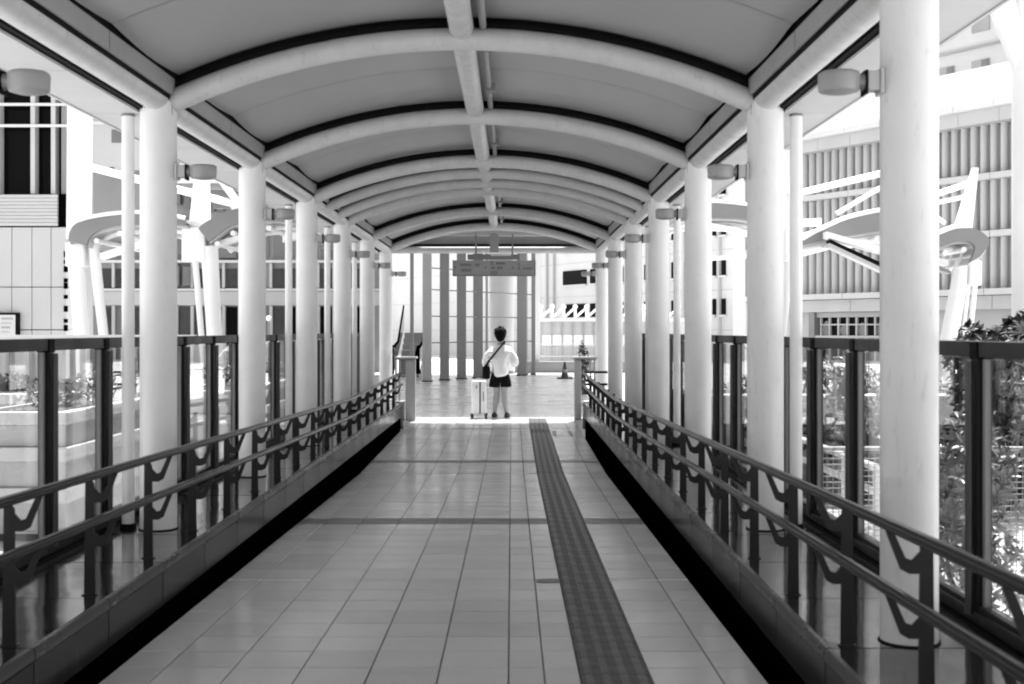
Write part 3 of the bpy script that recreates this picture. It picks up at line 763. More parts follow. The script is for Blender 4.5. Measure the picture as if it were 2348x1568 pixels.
# ------------------------------------------------------------------ far plaza: canopy, screen of fins, round column
fc = thing('plaza_canopy', 'high flat grey canopy over the paved plaza beyond the walkway', 'canopy', (-2.5, 23.85, 4.2))
q = MB(); q.box(-4.2, 4.9, 0, 21.0, 0.06, 0.3); q.build('slab', M_SOFF, fc)
for k in range(10):
    q = MB(); q.box(-4.1, 4.8, 0.15 + k * 2.0, 0.35 + k * 2.0, -0.12, 0.058); q.build('beam', M_MID, fc)
q = MB(); q.box(-4.2, 4.9, -0.06, -0.002, -0.05, 0.32); q.build('edge_trim', M_SOFF, fc)
scr = thing('fin_screen', 'row of tall dark vertical fins standing at the back of the plaza', 'screen', P(980, 757, 38) * 1 + Vector((0, 0, PLZ - CAMZ)))
org = scr.location.copy()
finlist = [(944, 36.6, 7, M_MID), (979, 37.6, 20, M_GREY), (1019, 38.6, 21, M_SCREEN), (1058, 39.5, 21, M_SCREEN), (1096, 40.4, 22, M_SCREEN), (1116, 40.9, 6, M_GREY),
           (1196, 42.6, 21, M_SCREEN), (1207, 43.5, 5, M_GREY), (1223, 43.4, 9, M_SCREEN)]
for (u, yy, w, m) in finlist:
    p = P(u, 757, yy); hw = w * yy / F / 2
    q = MB(); q.bbox(-hw, hw, -0.05, 0.25, 0.0, 4.2 - PLZ, 0.008)
    f_ = q.build('fin', m, scr, (p.x - org.x, yy - org.y, 0))
    q = MB(); q.box(-hw - .03, hw + .03, -0.08, 0.28, 0.0, 0.03); q.build('fin_base', M_DARK, f_)
for z in (1.15, 1.95, 2.75, 3.4):
    a, b = P(979, 757, 37.75), P(1223, 757, 43.55)
    q = MB(); q.tube([(a.x - org.x, a.y - org.y + 0.1, z), (b.x - org.x, b.y - org.y + 0.1, z)], 0.02, 8); q.build('cross_tube', M_MID, scr)
p = P(1150, 757, 44.5)
rc = thing('plaza_column', 'thick pale round column among the dark fins behind the person', 'column', (p.x, 44.5, PLZ))
q = MB(); q.lathe([(0.43, 0), (0.43, 4.4)], 40); q.build('shaft', M_WALLW, rc)
q = MB(); q.lathe([(0.46, 0), (0.46, 0.08), (0.435, 0.1)], 40); q.build('base_ring', M_MID, rc)
p = P(1228, 757, 46)
rc = thing('plaza_pillar', 'slim pale square pillar right of the dark fins', 'pillar', (p.x, 46, PLZ))
q = MB(); q.bbox(-0.16, 0.16, -0.16, 0.16, 0.0, 4.4, 0.02); q.build('shaft', M_WALLW, rc)
q = MB(); q.box(-0.2, 0.2, -0.2, 0.2, 0, 0.06); q.build('base_plate', M_MID, rc)
# escalator behind the left newel
es = thing('escalator', 'escalator with black handrail loops behind the left newel', 'escalator', (P(930, 757, 41).x, 41, PLZ))
for dx in (-0.42, 0.42):
    loop = [(dx, -0.1, 0.15), (dx, -0.35, 0.3), (dx, -0.5, 0.55), (dx, -0.42, 0.82), (dx, -0.15, 0.98), (dx, 0.6, 1.0), (dx, 2.0, 1.15), (dx, 4.2, 2.4)]
    q = MB(); q.tube(loop, [0.07, 0.075, 0.08, 0.075, 0.06, 0.045, 0.04, 0.03], 10); q.build('handrail_loop', M_BLACK, es)
    q = MB(); q.prism([(-0.1, 0.0), (4.2, 1.6), (4.2, 2.35), (2.0, 1.08), (0.6, 0.93), (-0.15, 0.9), (-0.4, 0.6), (-0.3, 0.3)], 'x', dx - 0.02, dx + 0.02); q.build('balustrade', M_WIN2, es)
for k in range(10):
    q = MB(); q.box(-0.38, 0.38, 0.4 + k * 0.4, 0.8 + k * 0.4, 0.0, 0.04 + max(0, k - 2) * 0.2); q.build('step', M_MID, es)
# traffic cone
p = P(1295, 757, 39.8)
tc_ = thing('traffic_cone', 'dark traffic cone standing alone on the plaza paving', 'cone', (p.x, 39.8, PLZ))
q = MB(); q.lathe([(0.13, 0.04), (0.115, 0.06), (0.03, 0.53), (0.02, 0.54)], 20); q.build('cone_body', M_CONE, tc_)
q = MB(); q.bbox(-0.24, 0.24, -0.24, 0.24, 0.0, 0.045, 0.012); q.build('base_plate', M_CONE, tc_)
q = MB(); q.lathe([(0.091, 0.2), (0.073, 0.3)], 20, caps=False); q.build('reflective_band', M_MID, tc_)

# ------------------------------------------------------------------ white bus-shelter canopies with masts
GZ = -0.5
def shelter(label, outer, inner, Y, depth, beams=(), edge=(0.0, 1.0), group='white mast canopies'):
    """wing-shaped canopy: fascia plate between outer and inner curve, white vault sheet running back, ribs and purlins"""
    O = [P(u, v, Y) for u, v in outer]; I = [P(u, v, Y) for u, v in inner]; n = len(O)
    org = Vector(((O[0].x + O[-1].x) / 2, Y, min(p.z for p in O)))
    t = thing('shelter_canopy', label, 'canopy', org, group)
    def smooth(pts, k=4):                          # Catmull-Rom
        out = []
        for i in range(len(pts) - 1):
            p0, p1, p2, p3 = pts[max(0, i - 1)], pts[i], pts[i + 1], pts[min(len(pts) - 1, i + 2)]
            for j in range(k):
                f = j / k
                out.append(0.5 * ((2 * p1) + (p2 - p0) * f + (2 * p0 - 5 * p1 + 4 * p2 - p3) * f * f + (3 * p1 - p0 - 3 * p2 + p3) * f ** 3))
        return out + [pts[-1]]
    O = [p - org for p in smooth(O)]; I = [p - org for p in smooth(I)]; n = len(O)
    def ribbon(loops):                             # loops: list per station of 4 points
        vs = [p for st in loops for p in st]; fs = []
        for k in range(len(loops) - 1):
            for j in range(4): fs.append((4 * k + j, 4 * k + (j + 1) % 4, 4 * k + 4 + (j + 1) % 4, 4 * k + 4 + j))
        m = 4 * (len(loops) - 1)
        return vs, fs + [(0, 1, 2, 3), (m, m + 3, m + 2, m + 1)]
    D = lambda p, dy, dz=0.0: Vector((p.x, p.y + dy, p.z + dz))
    q = MB(); q.add(*ribbon([(o_, D(o_, .08), D(i_, .08), i_) for o_, i_ in zip(O, I)])); q.build('arch_fascia', M_MID, t)
    q = MB(); q.add(*ribbon([(D(o_, .083, -.05), D(o_, depth, -.05), D(o_, depth), D(o_, .083)) for o_ in O])); q.build('vault_sheet', M_WHITE, t)
    q = MB(); q.add(*ribbon([(D(i_, .083), D(i_, depth * .8), D(i_, depth * .8, -.03), D(i_, .083, -.03)) for i_ in I[:: 1]])); q.build('lining', M_SOFF, t)
    q = MB(); q.tube([D(o_, -0.02, 0.02) for o_ in O[int(edge[0] * (n - 1)):int(edge[1] * (n - 1)) + 1]], 0.035, 10); q.build('edge_tube', M_WHITE, t)
    for yy in (0.5, depth * 0.6):
        q = MB(); q.tube([D(i_, yy, -0.07) for i_ in I], 0.05, 8); q.build('rib', M_WHITE, t)
    for k in (n // 4, n // 2, 3 * n // 4):
        q = MB(); q.tube([D(I[k], .1, -.12), D(I[k], depth, -.12)], 0.045, 8); q.build('purlin', M_WHITE, t)
    for (u0, v0, u1, v1, w, m, dy) in beams:
        a_, b_ = P(u0, v0, Y) - org, P(u1, v1, Y) - org; hh = w * Y / F / 2
        q = MB(); q.add([D(a_, dy, -hh), D(b_, dy, -hh), D(b_, dy, hh), D(a_, dy, hh), D(a_, dy + .25, -hh), D(b_, dy + .25, -hh), D(b_, dy + .25, hh), D(a_, dy + .25, hh)],
                        [(0, 1, 2, 3), (7, 6, 5, 4), (0, 4, 5, 1), (1, 5, 6, 2), (2, 6, 7, 3), (3, 7, 4, 0)]); q.build('under_beam', m, t)
    return t
def mast(label, ub, vb, ut, vt, wb, wt, Y, boxr=None, legs=(), group='white canopy masts'):
    """blade from (ub,vb) up to (ut,vt), a hanger box and leaning legs down to the ground"""
    base = P(ub, VY, Y); t = thing('canopy_mast', label, 'mast', (base.x, Y, GZ), group)
    L = lambda p: p - Vector((base.x, Y, GZ))
    a, b = L(P(ub, vb, Y)), L(P(ut, vt, Y)); k = Y / F / 2
    q = MB(); q.add([(a.x - wb * k, -0.07, a.z), (a.x + wb * k, -0.07, a.z), (b.x + wt * k, -0.05, b.z), (b.x - wt * k, -0.05, b.z),
                     (a.x - wb * k, 0.07, a.z), (a.x + wb * k, 0.07, a.z), (b.x + wt * k, 0.05, b.z), (b.x - wt * k, 0.05, b.z)],
                    [(0, 1, 2, 3), (7, 6, 5, 4), (0, 4, 5, 1), (1, 5, 6, 2), (2, 6, 7, 3), (3, 7, 4, 0)]); q.build('blade', M_WHITE, t)
    if boxr:
        c0, c1 = L(P(boxr[0], boxr[3], Y)), L(P(boxr[1], boxr[2], Y))
        q = MB(); q.bbox(c0.x, c1.x, -0.16, 0.16, c0.z, c1.z, 0.03); q.build('hanger_box', M_WHITE, t)
    for (u0, v0, u1, v1, w0, w1) in legs:
        p0, p1 = P(u0, v0, Y), P(u1, v1, Y)
        d = (p1 - p0); f_ = (GZ - p0.z) / d.z; p1 = p0 + d * f_
        w1b = w0 + (w1 - w0) * f_
        q = MB(); q.tube([L(p0), L(p1)], [w0 * k, w1b * k], 14); q.build('leg', M_WHITE, t)
    return t
def stay(label, pts, Y, r=0.055):
    a = P(pts[0][0], pts[0][1], Y)
    q = MB(); q.tube([P(u, v, Y) - a for u, v in pts], r, 12)
    o = q.build('stay_tube', M_WHITE, loc=a); tag(o, label, 'tube', 'white canopy stay tubes')
shelter('white arched canopy with grey nose beside the left building', [(157, 552), (158, 536), (168, 517), (190, 505), (225, 497), (270, 491), (320, 489), (370, 492), (425, 503)],
        [(198, 563), (203, 548), (216, 534), (240, 523), (270, 517), (320, 514), (370, 514), (425, 516)] + [(426, 517)], 21.2, 2.6, ((215, 585, 330, 548, 14, M_WHITE, .3),), edge=(.35, 1))
shelter('white arched canopy with grey nose behind the second left column', [(455, 524), (463, 515), (491, 497), (520, 484), (546, 477), (600, 470), (660, 474), (740, 505)],
        [(478, 554), (484, 549), (499, 538), (520, 522), (546, 513), (600, 506), (660, 508), (740, 522)], 21.3, 2.6, ((470, 560, 560, 536, 12, M_WHITE, .3), (640, 545, 740, 520, 14, M_WHITE, .3)), edge=(.5, 1))
shelter('white arched canopy with grey edge seen between the right columns', [(1500, 500), (1540, 478), (1580, 466), (1627, 463), (1707, 470), (1760, 484), (1792, 520)],
        [(1500, 520), (1540, 510), (1580, 503), (1627, 500), (1707, 503), (1760, 520), (1780, 548)], 26.0, 3.0, ((1600, 505, 1720, 530, 10, M_WHITE, .3), (1600, 592, 1720, 584, 9, M_WHITE, .4)))
shelter('large white wing canopy left of the nearest right column', [(1840, 550), (1880, 528), (1940, 502), (2015, 485), (2070, 480), (2130, 492), (2165, 515)],
        [(1841, 562), (1880, 553), (1940, 540), (2015, 529), (2070, 524), (2130, 530), (2160, 540)], 20.0, 2.6,
        ((1885, 541, 2060, 590, 14, M_WHITE, -.3), (1892, 556, 2060, 632, 8, M_DARK, -.32), (1890, 565, 2060, 645, 9, M_SOFF, -.34), (1835, 503, 1905, 500, 16, M_WHITE, .6)))
shelter('small white canopy with rounded nose right of the nearest right column', [(2110, 548), (2152, 536), (2180, 525), (2205, 521), (2235, 524), (2262, 540), (2268, 560), (2248, 588)],
        [(2110, 575), (2152, 568), (2180, 558), (2205, 553), (2225, 555), (2236, 566), (2232, 585), (2224, 602)], 19.0, 1.6, ((2100, 575, 2190, 600, 12, M_WHITE, .3), (2100, 592, 2190, 622, 8, M_MID, .2)), edge=(0, .5))
mast('broad white mast beside the left building', 180, 548, 186, 60, 50, 56, 21.6, (156, 200, 556, 612), ((176, 600, 190, 770, 38, 40), (212, 540, 238, 775, 26, 22)))
mast('white mast with box head between the first left columns', 458, 520, 463, 404, 46, 33, 21.6, (421, 476, 522, 600), ((448, 598, 462, 770, 14, 14), (480, 565, 492, 770, 40, 36)))
mast('white mast left of the thin rain pipe on the right', 1800, 530, 1804, 345, 30, 16, 19.6, (1793, 1830, 530, 600), ((1808, 590, 1797, 770, 24, 12),))
mast('white blade mast with pointed top over the right canopy', 2206, 530, 2236, 385, 38, 12, 19.6, (2216, 2244, 598, 655), ((2208, 600, 2172, 800, 34, 40), (2222, 650, 2205, 800, 8, 8), (2236, 655, 2221, 800, 11, 11)))
stay('long white stay tube crossing behind the first left column', [(205, 383), (548, 470)], 21.4, 0.062)
stay('short white stay tube slanting down beside the second left column', [(500, 402), (549, 470)], 21.4, 0.06)
stay('white stay tube rising to the right above the large right canopy', [(1806, 449), (2090, 381)], 19.4, 0.05)
stay('lower white stay tube above the large right canopy', [(1918, 490), (2090, 388)], 19.4, 0.036)
stay('upper of two tubes tied to the pointed mast', [(2080, 468), (2222, 420)], 19.3, 0.045)
stay('lower of two tubes tied to the pointed mast', [(2080, 478), (2216, 450)], 19.3, 0.035)
# big round white column with a raking strut at the right edge
yb = 15.0
p = P(2384, VY, yb)
t = thing('outdoor_column', 'big round white column with raking strut at the right edge', 'column', (p.x, yb, GZ))
q = MB(); q.lathe([(0.31, 0), (0.31, 8.0)], 36); q.build('shaft', M_WHITE, t)
a, b = P(2372, 200, yb) - p - Vector((0, 0, GZ - CAMZ)), P(2218, -190, yb) - p - Vector((0, 0, GZ - CAMZ))
q = MB(); q.tube([a, b], 0.16, 20); q.build('strut', M_WHITE, t)

# ------------------------------------------------------------------ left building with dark glass and panel wall
def local_box(t, name, m, x0, x1, y0, y1, z0, z1, bev=0.0):
    o = t.location; q = MB()
    (q.bbox(x0 - o.x, x1 - o.x, y0 - o.y, y1 - o.y, z0 - o.z, z1 - o.z, bev) if bev else q.box(x0 - o.x, x1 - o.x, y0 - o.y, y1 - o.y, z0 - o.z, z1 - o.z))
    return q.build(name, m, t)
YB = 28.0
X = lambda u: P(u, 0, YB).x
Z = lambda v: P(0, v, YB).z
t = thing('station_building', 'left building with pale panel wall below dark glass', 'building', (X(60), YB, GZ))
local_box(t, 'core', M_GREY, X(-700), X(138), YB + 0.6, YB + 2.2, GZ, 12)
panels = [-330, -260, -190, -118, -45, 27, 73, 117, 152]
for i in range(len(panels) - 1):
    for (z0, z1) in ((GZ, Z(757)), (Z(757) + .02, Z(658) - .008), (Z(658) + .008, Z(521))):
        local_box(t, 'wall_panel', M_WALL, X(panels[i]) + .006, X(panels[i + 1]) - .006, YB, YB + 0.5, z0, z1, 0.008)
for k in range(9):
    z0 = Z(518) + (Z(446) - Z(518)) * k / 9
    local_box(t, 'louvre', M_WALL, X(-400), X(133), YB - 0.04, YB + 0.5, z0 + 0.003, z0 + (Z(446) - Z(518)) / 9 - 0.002, 0.012)
local_box(t, 'louvre_end', M_BLACK, X(134), X(156), YB + 0.02, YB + 0.55, Z(521), Z(446))
local_box(t, 'glazing', M_WIN, X(-400), X(136), YB + 0.35, YB + 0.45, Z(444), 12)
for u in (-80, -10, 71, 118, 142):
    local_box(t, 'mullion', M_WALL if u != 142 else M_MID, X(u - 5), X(u + 5), YB + 0.1, YB + 0.34, Z(443), 12)
for v in (287, 238, 100):
    local_box(t, 'transom', M_WALLW, X(-400), X(155), YB + 0.05, YB + 0.095, Z(v) - 0.03, Z(v) + 0.03)
local_box(t, 'ceiling_light', M_WALL, X(20), X(130), YB + 0.5, YB + 0.58, Z(262), Z(240))
for i, v in enumerate((583, 600, 617, 642, 655, 680, 708, 735, 752)):
    local_box(t, 'vent', M_BLACK, X(147), X(156), YB - 0.03, YB - 0.004, Z(v + (5 if i % 2 else 7)), Z(v - (4 if i % 2 else 7)))
nb = thing('notice_board', 'small framed notice board on the pale panel wall', 'notice board', (X(22), YB - 0.06, Z(775)))
local_box(nb, 'frame', M_DARK, X(-8), X(47), YB - 0.12, YB - 0.01, Z(790), Z(717))
local_box(nb, 'sheet', M_WALLW, X(3), X(40), YB - 0.124, YB - 0.1205, Z(788), Z(722))
for k in range(5):
    local_box(nb, 'printed_picture', M_WALL if k % 2 else M_GREY, X(8), X(35 - 3 * k), YB - 0.1262, YB - 0.1245, Z(733 + 10 * k), Z(728 + 10 * k))

# ------------------------------------------------------------------ grey building behind the left canopies
YB = 46.0
t = thing('department_building', 'large grey building with window rows behind the left canopies', 'building', (X(500), YB, GZ))
local_box(t, 'wall', M_DEPT, X(100), X(872), YB, YB + 1.2, GZ, 14)
local_box(t, 'upper_block', M_WALL, X(212), X(345), YB - 0.3, YB - 0.01, Z(392), Z(180))
local_box(t, 'cornice', M_WALLW, X(205), X(345), YB - 0.45, YB - 0.31, Z(289), Z(283))
for (u0, u1) in ((100, 330), (330, 560), (560, 750), (750, 872)):
    local_box(t, 'slab_edge', M_WALLW, X(u0) + .01, X(u1) - .01, YB - 0.25, YB - 0.01, Z(603), Z(597))
    local_box(t, 'slab_edge', M_WALLW, X(u0) + .01, X(u1) - .01, YB - 0.25, YB - 0.01, Z(667), Z(662))
    local_box(t, 'spandrel', M_WALL, X(u0) + .01, X(u1) - .01, YB - 0.18, YB - 0.012, Z(700), Z(668))
wl = [(262, 285, 300, 330), (258, 268, 385, 402), (352, 372, 300, 470), (405, 418, 420, 470), (428, 440, 408, 480), (484, 496, 405, 485), (503, 516, 420, 485), (524, 545, 420, 480), (405, 440, 505, 585), (500, 545, 565, 592), (404, 416, 610, 655), (424, 440, 612, 655)]
for (u0, u1, v0, v1) in wl: local_box(t, 'window', M_WIN2, X(u0), X(u1), YB - 0.32, YB - 0.011, Z(v1), Z(v0))
u = 232
while u < 840:
    w = 26
    for (v0, v1, m) in ((616, 660, M_DWIN), (520, 590, M_WIN2), (704, 790, M_DWIN if rnd.random() < .6 else M_WIN)):
        if rnd.random() < 0.86:
            wn = local_box(t, 'window', m if rnd.random() < .75 else M_WIN2, X(u), X(u + w), YB - 0.06, YB - 0.013, Z(v1), Z(v0))
    local_box(t, 'pier', M_WALL, X(u + w + 2), X(u + w + 8), YB - 0.2, YB - 0.014, Z(660), Z(604))
    local_box(t, 'pier', M_WALL, X(u + w + 2), X(u + w + 9), YB - 0.2, YB - 0.014, GZ, Z(701))
    u += 36
ob = thing('lamp_bulb', 'small round white street lamp behind the second left column', 'lamp', P(616, 730, 40))
q = MB(); q.lathe([(0.01, -0.09), (0.07, -0.06), (0.09, 0), (0.07, 0.06), (0.01, 0.09)], 14); q.build('globe', M_WHITE, ob)
q = MB(); q.tube([(0, 0, -0.09), (0, 0, GZ - ob.location.z)], 0.03, 8); q.build('pole', M_MID, ob)

# ------------------------------------------------------------------ white building at the end of the view
def facade(t, p0, d, y_in=0.0):
    """matrix: local x along the facade, y into the building, z up; origin p0 (world)"""
    d = Vector((d[0], d[1], 0)).normalized(); n = Vector((-d.y, d.x, 0))
    if n.y < 0: n = -n
    return Matrix(((d.x, n.x, 0, 0), (d.y, n.y, 0, 0), (0, 0, 1, 0), (0, 0, 0, 1)))
A0, A1 = P(1215, VY, 84.5), P(1670, VY, 65.3)
d = (A1 - A0); LEN = Vector((d.x, d.y, 0)).length
t = thing('white_building', 'white building with dark windows closing the view at the end', 'building', (A0.x, A0.y, GZ))
Mx = facade(t, A0, (d.x, d.y))
def fbox(t, Mx, name, m, x0, x1, y0, y1, z0, z1, parent=None):
    q = MB(); q.box(x0, x1, y0, y1, z0 - GZ, z1 - GZ); q.xform(Mx); return q.build(name, m, parent or t)
def at_u(A0, dv, u):                               # distance along the facade where it crosses picture column u, and its depth
    k = (u - VX) / F; dn = Vector((dv.x, dv.y, 0)).normalized()
    s_ = (k * A0.y - A0.x) / (dn.x - k * dn.y)
    return s_, A0.y + dn.y * s_
fbox(t, Mx, 'wall', M_WALLW, -34, LEN, 0.3, 1.1, GZ, 22)
rows_w = []
s0, y0_ = at_u(A0, d, 1310); s1, y1_ = at_u(A0, d, 1536)
zr = [CAMZ + (VY - v) * y0_ / F for v in (727, 697, 652, 620)]
hrow = zr[3] - zr[1]
zrows = [(zr[0], zr[1]), (zr[2], zr[3])] + [(zr[2] + hrow * k, zr[3] + hrow * k) for k in (1, 2, 3, 4)]
for (ua, ub) in ((1284, 1336), (1346, 1372), (1395, 1420), (1432, 1440), (1470, 1480), (1532, 1542), (1574, 1584), (1626, 1632), (1647, 1654)):
    sa, _ = at_u(A0, d, ua); sb_, _ = at_u(A0, d, ub)
    for (za, zb_) in zrows:
        w_ = fbox(t, Mx, 'window', M_WIN, sa, sb_, 0.2, 0.298, za, zb_)
        fbox(t, Mx, 'window_sill', M_WALLW, sa - .1, sb_ + .1, 0.1, 0.297, za - 0.12, za - 0.02, w_)
for k in range(7):
    z0 = zr[1] + 0.45 + hrow * (k - 1)
    fbox(t, Mx, 'panel_joint', M_WALL, -34, LEN, 0.28, 0.299, z0, z0 + 0.04)
for u in (1226, 1246, 1262, 1518, 1560, 1640):
    sa, _ = at_u(A0, d, u); fbox(t, Mx, 'drain_pipe', M_WALL, sa, sa + 0.14, 0.12, 0.296, GZ, 22)

# roof truss of a shelter: row of white posts with raking tubes
zg = thing('zigzag_frame', 'row of white posts and raking tubes on a low roof at the end', 'frame', (P(1240, 0, 50).x, 50, P(0, 729, 50).z))
o = zg.location
for k in range(13):
    u = 1240 + 26.3 * k
    x = P(u, 0, 50).x - o.x; x2 = P(u + 26.3, 0, 50).x - o.x; zt = P(0, 703, 50).z - o.z
    q = MB(); q.tube([(x, 0, 0), (x, 0, zt)], 0.055, 10); q.build('post', M_WHITE, zg)
    q = MB(); q.lathe([(0.02, -0.09), (0.085, -0.05), (0.1, 0), (0.085, 0.05), (0.02, 0.09)], 12, (x, 0, zt)); q.build('ball_joint', M_WHITE, zg)
    if k < 12:
        q = MB(); q.tube([(x + 0.05, 0, 0.05), (x2 - 0.05, 0, zt - 0.08)], 0.045, 8); q.build('raking_tube', M_WHITE, zg)
q = MB(); q.box(-0.2, 6.4, -0.6, 0.6, -0.14, -0.01); q.build('low_roof', M_WALLW, zg)
for k in range(7):
    q = MB(); q.box(0.03 + k * 0.9, 0.91 + k * 0.9, 0.3, 0.4, -0.75, -0.142); q.build('panel', M_WALL, zg)
for k in range(11):
    q = MB(); q.box(0.0 + k * 0.42, 0.05 + k * 0.42, 0.22, 0.28, PLZ - o.z, -0.142); q.build('mullion', M_GREY, zg)
for k in range(10):
    q = MB(); q.box(0.06 + k * 0.42, 0.41 + k * 0.42, 0.25, 0.27, P(0, 793, 50).z - o.z, P(0, 768, 50).z - o.z); q.build('bright_pane', M_WHITE, zg)
for k in range(10):
    q = MB(); q.box(0.06 + k * 0.42, 0.41 + k * 0.42, 0.24, 0.27, PLZ - o.z, P(0, 795, 50).z - o.z); q.build('lower_pane', M_WALL, zg)
pr = thing('plaza_railing', 'thin grey railing in front of the panes at the end of the plaza', 'railing', (P(1240, 0, 47).x, 47, PLZ))
for k in range(36):
    q = MB(); q.tube([(k * 0.11, 0, 0), (k * 0.11, 0, 1.0)], 0.008, 6); q.build('baluster', M_GREY, pr)
for z in (0.1, 0.55, 1.0):
    q = MB(); q.tube([(-0.1, 0, z), (4.0, 0, z)], 0.018, 8); q.build('rail', M_GREY, pr)
kb = thing('low_wall', 'low dark wall behind the traffic cone', 'wall', (P(1282, 0, 45.5).x, 45.5, PLZ))
q = MB(); q.bbox(-1.6, 3.2, 0, 0.35, 0, 0.34, 0.01); q.build('wall_block', M_SCREEN, kb)
q = MB(); q.bbox(-1.65, 3.25, -0.04, 0.39, 0.342, 0.40, 0.01); q.build('coping', M_MID, kb)

# ------------------------------------------------------------------ fin building on the right
B0, B1 = P(1683, VY, 87.0), P(2348, VY, 67.3)
d = B1 - B0; dn = Vector((d.x, d.y, 0)).normalized()
LEN = Vector((d.x, d.y, 0)).length + 6
t = thing('fin_building', 'pale building with rows of vertical facade fins on the right', 'building', (B0.x, B0.y, GZ))
Mx = facade(t, B0, (d.x, d.y))
sr, yr = at_u(B0, d, 1841)
zz = lambda v: CAMZ + (VY - v) * yr / F
zs_ = [zz(682), zz(568), zz(455), zz(352)]          # slab levels
fbox(t, Mx, 'core', M_FINB, 0, LEN, 1.1, 14, GZ, zs_[3])
finm = {}
for k in range(3):
    z0, z1 = zs_[k] + 0.18, zs_[k + 1] - (0.18 if k < 2 else 0.0)
    fm_ = MB(); n = 10; w = 0.2                        # rounded louvre blade
    prof_ = [(0.02, 0.8)] + [(0.03 + 0.25 * math.sin(a), 0.74 - 0.30 * math.cos(a)) for a in [math.pi * j / n * 0.5 for j in range(n + 1)]] + [(0.28, 0.8)]
    fm_.prism(prof_, 'z', z0 - GZ, z1 - GZ); fm_.xform(Mx); fme = fm_.mesh('fin'); fme.materials.append(M_FINB)
    wm_ = MB(); wm_.box(0.36, 0.64, 1.02, 1.09, z0 + 0.5 - GZ, z1 - 0.35 - GZ); wm_.xform(Mx); wme = wm_.mesh('window'); wme.materials.append(M_WIN2)
    sm_ = MB(); sm_.box(0.35, 0.65, 0.85, 1.08, z0 + 0.38 - GZ, z0 + 0.47 - GZ); sm_.xform(Mx); sme = sm_.mesh('window_sill'); sme.materials.append(M_WALL)
    s_ = 0.1
    while s_ < LEN - 0.5:
        off = dn * s_
        place('fin', fme, None, t, (off.x, off.y, 0))
        if rnd.random() < 0.8:
            w_ = place('window', wme, None, t, (off.x, off.y, 0)); place('window_sill', sme, None, w_)
        s_ += 0.66
for k in range(3):
    s_ = 0
    while s_ < LEN:
        e_ = min(LEN, s_ + 5.2)
        fbox(t, Mx, 'slab_edge', M_WALL, s_ + .02, e_ - .02, 0.1 if k else -0.4, 1.1, zs_[k] - 0.17, zs_[k] + 0.17); s_ = e_
        if k == 0: fbox(t, Mx, 'spandrel', M_WALL, s_ - 5.18, s_ - .02, 0.3, 1.09, zs_[0] - 0.95, zs_[0] - 0.2)
zt = zs_[3]
zc0, zc1 = zz(335), zz(322)
s_ = 0
while s_ < LEN:
    e_ = min(LEN, s_ + 2.7)
    fbox(t, Mx, 'cornice_block', M_FINB, s_ + .012, e_ - .012, -0.15, 1.0, zt + 0.01, zt + 0.75)
    fbox(t, Mx, 'cornice_lip', M_WALLW, s_ + .012, e_ - .012, -0.6, 1.0, zt + 0.76, zt + 1.05)
    fbox(t, Mx, 'parapet_panel', M_WHITE, s_ + .012, e_ - .012, -0.5, -0.3, zt + 1.06, zt + 3.0)
    s_ = e_
fbox(t, Mx, 'terrace', M_WALLW, 0, LEN, -0.28, 14, zt + 1.0, zt + 1.2)
# roof terrace railing and set-back upper storeys
fbox(t, Mx, 'upper_wall', M_WALLW, 2.0, LEN + 4, 5.0, 14, zt + 1.2, zt + 16)
for j in range(5):
    zb_ = zt + 3.2 + j * 3.3
    s_ = 3.0
    while s_ < LEN + 3:
        w_ = fbox(t, Mx, 'upper_window', M_GREY, s_, s_ + 1.25, 4.9, 4.998, zb_, zb_ + 1.6)
        fbox(t, Mx, 'sash', M_MID, s_ + 0.75, s_ + 1.2, 4.84, 4.898, zb_ + 0.8, zb_ + 1.55, w_)
        s_ += 2.55
    fbox(t, Mx, 'string_course', M_GREY, 2.0, LEN + 4, 4.8, 4.999, zb_ - 0.95, zb_ - 0.82)
# ground floor with shop windows
sa, _ = at_u(B0, d, 1862); sb_, _ = at_u(B0, d, 2008)
fbox(t, Mx, 'shop_recess', M_BLACK, sa - 1.0, sb_ + 0.6, 1.0, 1.09, GZ, zs_[0] - 0.96)
fbox(t, Mx, 'shop_lintel', M_GREY, sa - 1.0, sb_ + 0.6, 0.6, 0.99, zz(728), zs_[0] - 0.97)
for k in range(8):
    s_ = sa + (sb_ - sa) * k / 7
    fbox(t, Mx, 'shop_mullion', M_WALL, s_ - 0.06, s_ + 0.06, 0.75, 0.9, GZ, zz(728))
    if k < 7:
        a_ = sa + (sb_ - sa) * (k + 0.15) / 7; b_ = sa + (sb_ - sa) * (k + 0.85) / 7
        fbox(t, Mx, 'shop_pane', M_WIN, a_, b_, 0.92, 0.95, zz(742), zz(730))
        q = MB(); q.lathe([(0.30, -0.02), (0.30, 0.02)], 20); q.xform(Matrix.Translation(((a_ + b_) / 2, 0.9, zz(757) - GZ)) @ Matrix.Scale(2.0 - 0.4 * (k % 3), 4, (0, 0, 1)) @ Matrix.Rotation(R(90), 4, 'X')); q.xform(Mx); q.build('shop_display', M_DARK if k % 2 else M_MID, t)
fbox(t, Mx, 'shop_transom', M_WALL, sa, sb_, 0.76, 0.89, zz(746), zz(743))
for u in (1850, 2014):
    s_, _ = at_u(B0, d, u); fbox(t, Mx, 'shop_pier', M_MID, s_ - .25, s_ + .25, 0.4, 0.98, GZ, zs_[0] - 0.98)
fbox(t, Mx, 'shop_sill', M_WALL, sa - 1, sb_ + .5, 0.5, 0.95, zz(774), zz(769))

